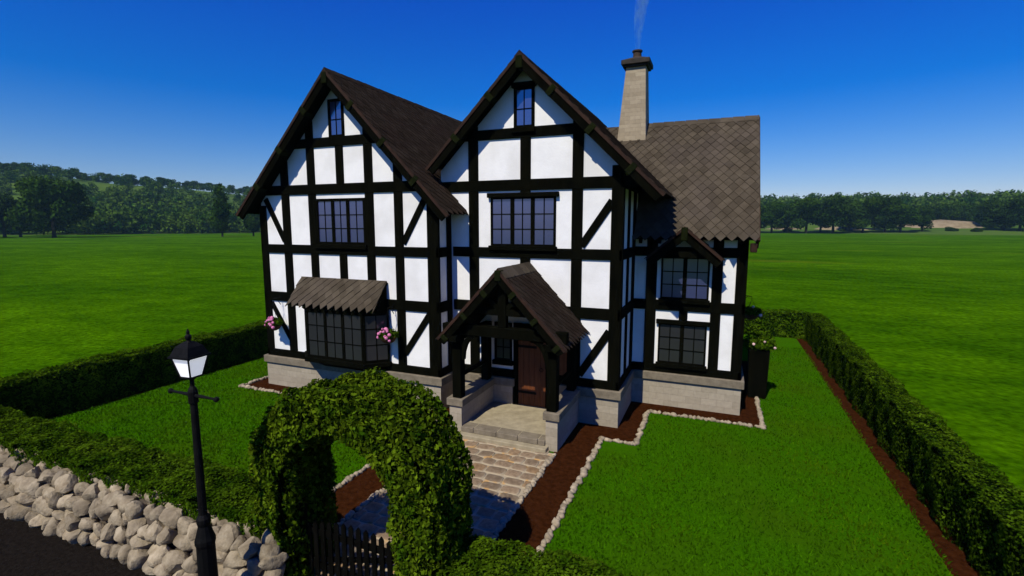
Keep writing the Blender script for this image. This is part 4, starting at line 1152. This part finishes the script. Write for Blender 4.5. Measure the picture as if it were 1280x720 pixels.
# row along the far edge of the right field
row = [(948, 402, 'round_b', 1.2, 1.35), (965, 396, 'round_a', 1.25, 1.4), (985, 410, 'oval_b', 1.2, 1.3), (1008, 392, 'round_a', 1.45, 1.5), (1026, 415, 'oval_a', 1.2, 1.4), (1042, 396, 'round_b', 1.45, 1.65),
       (1062, 430, 'oval_b', 1.2, 1.4), (1079, 412, 'round_a', 1.3, 1.5), (1093, 440, 'oval_a', 1.1, 1.3), (1107, 415, 'oval_b', 1.4, 1.55), (1126, 418, 'round_a', 1.4, 1.25), (1153, 432, 'oval_b', .95, 1.15),
       (1185, 500, 'round_b', 1.3, 1.4), (1214, 520, 'round_a', 1.4, 1.5), (1236, 480, 'oval_b', 1.2, 1.4), (1255, 450, 'round_b', 1.3, 1.45), (1276, 446, 'round_b', 1.35, 1.6), (1300, 450, 'oval_a', 1.3, 1.5)]
for i, (u, r, k, a, b) in enumerate(row):
    tree(k, far(u, r), (a, b * .82), i * 1.7, 'dark broadleaf tree in the row along the far edge of the right field', 'trees along the far edge of the right field')
# trees along the hill ridge, upper left
for i, u in enumerate(np.arange(-60, 335, 8.6)):
    uu = u + random.uniform(-3, 3); r = 722 + random.uniform(-8, 8); p = far(uu, r); p.z = float(hill_h(uu, r)) - .5
    s = random.uniform(.44, .74); tree(('round_b', 'oval_b', 'round_a')[i % 3], p, (s * random.uniform(1.0, 1.3), s), i * 1.3, 'small round tree on the skyline of the left hill', 'trees on the skyline of the left hill')
# forest on the hillsides: one mass
def forest():
    Vs = []
    def put(u, r, h, wd, n=190):
        p = far(u, r); z = float(hill_h(u, r)); P, d = crown_pts('oval', n)
        Q = P * np.array([h * wd, h * wd, h]) + np.array([p.x, p.y, z - .08 * h]); Vs.append(leaves(Q, d, .068 * h, .32, .1))
    for _ in range(520):
        u = random.uniform(-120, 420); r = 395 + 290 * random.random() ** 1.1
        if math.sin(u * .045 + r * .013) + math.sin(u * .021 - r * .024 + 1) > 1.5: continue
        put(u, r, random.uniform(13, 19) if r < 520 else random.uniform(9, 13.5), random.uniform(.95, 1.35))
    for _ in range(90): put(random.uniform(30, 420), random.uniform(385, 410), random.uniform(10, 17), random.uniform(.9, 1.3))
    for _ in range(330):
        u = random.uniform(900, 1420); put(u, random.uniform(520, 730), random.uniform(15, 22), random.uniform(.9, 1.25), 170)
    for _ in range(120): put(random.uniform(420, 900), random.uniform(420, 700), random.uniform(14, 20), 1.0, 60)
    o = quad_mesh('forest', np.concatenate(Vs), M['forest_leaf']); tag(o, 'dense bluish green forest covering the hillsides behind the field', 'forest', kind='stuff')
forest()
def banks():
    mb = MB()
    for u, r, wd, h in ((982, 445, 16, 4), (1060, 450, 30, 5), (1148, 470, 12, 5), (1175, 485, 34, 8.5), (1205, 470, 16, 5), (1020, 460, 20, 4)):
        p = far(u, r); D, F = ICO2; q = D * np.array([wd, wd * .5, h]) * (1 + .15 * np.sin(D @ rng.normal(size=3) * 5))[:, None]
        mb.mesh((q + np.array([p.x, p.y, -.3])).tolist(), F)
    o = mb.build('bare_banks', M['sand'], smooth=True, recalc=False); tag(o, 'pale bare earth banks behind the right tree row', kind='structure')
banks()
for i, (u, r, h) in enumerate(((1190, 440, 5.5), (1222, 436, 5), (985, 418, 5), (1055, 425, 4.5), (1240, 470, 6))):
    tree('round_b', far(u, r) - Vector((0, 0, 1.4)), (h / 13, h / 17), i * 2.0, 'low rounded bush at the foot of the right tree row', 'bushes at the foot of the right tree row', 'field_bush')

# ------------------------------------------------------------------ haze
def haze():
    mb = MB(); mb.box(CAMP.x - 1450, CAMP.x + 1450, CAMP.y - 1450, CAMP.y + 1450, -1.0, 135)
    m = bpy.data.materials.new('haze'); m.use_nodes = True; nt = m.node_tree
    for n in list(nt.nodes):
        if n.type == 'BSDF_PRINCIPLED': nt.nodes.remove(n)
    v = nt.nodes.new('ShaderNodeVolumePrincipled'); v.inputs['Color'].default_value = (.45, .82, 1, 1); v.inputs['Density'].default_value = .00010; v.inputs['Anisotropy'].default_value = .0
    nt.links.new(v.outputs['Volume'], nt.nodes['Material Output'].inputs['Volume'])
    o = mb.build('haze', m); tag(o, 'thin blue summer haze over the field and hills', 'haze', kind='stuff')
haze()
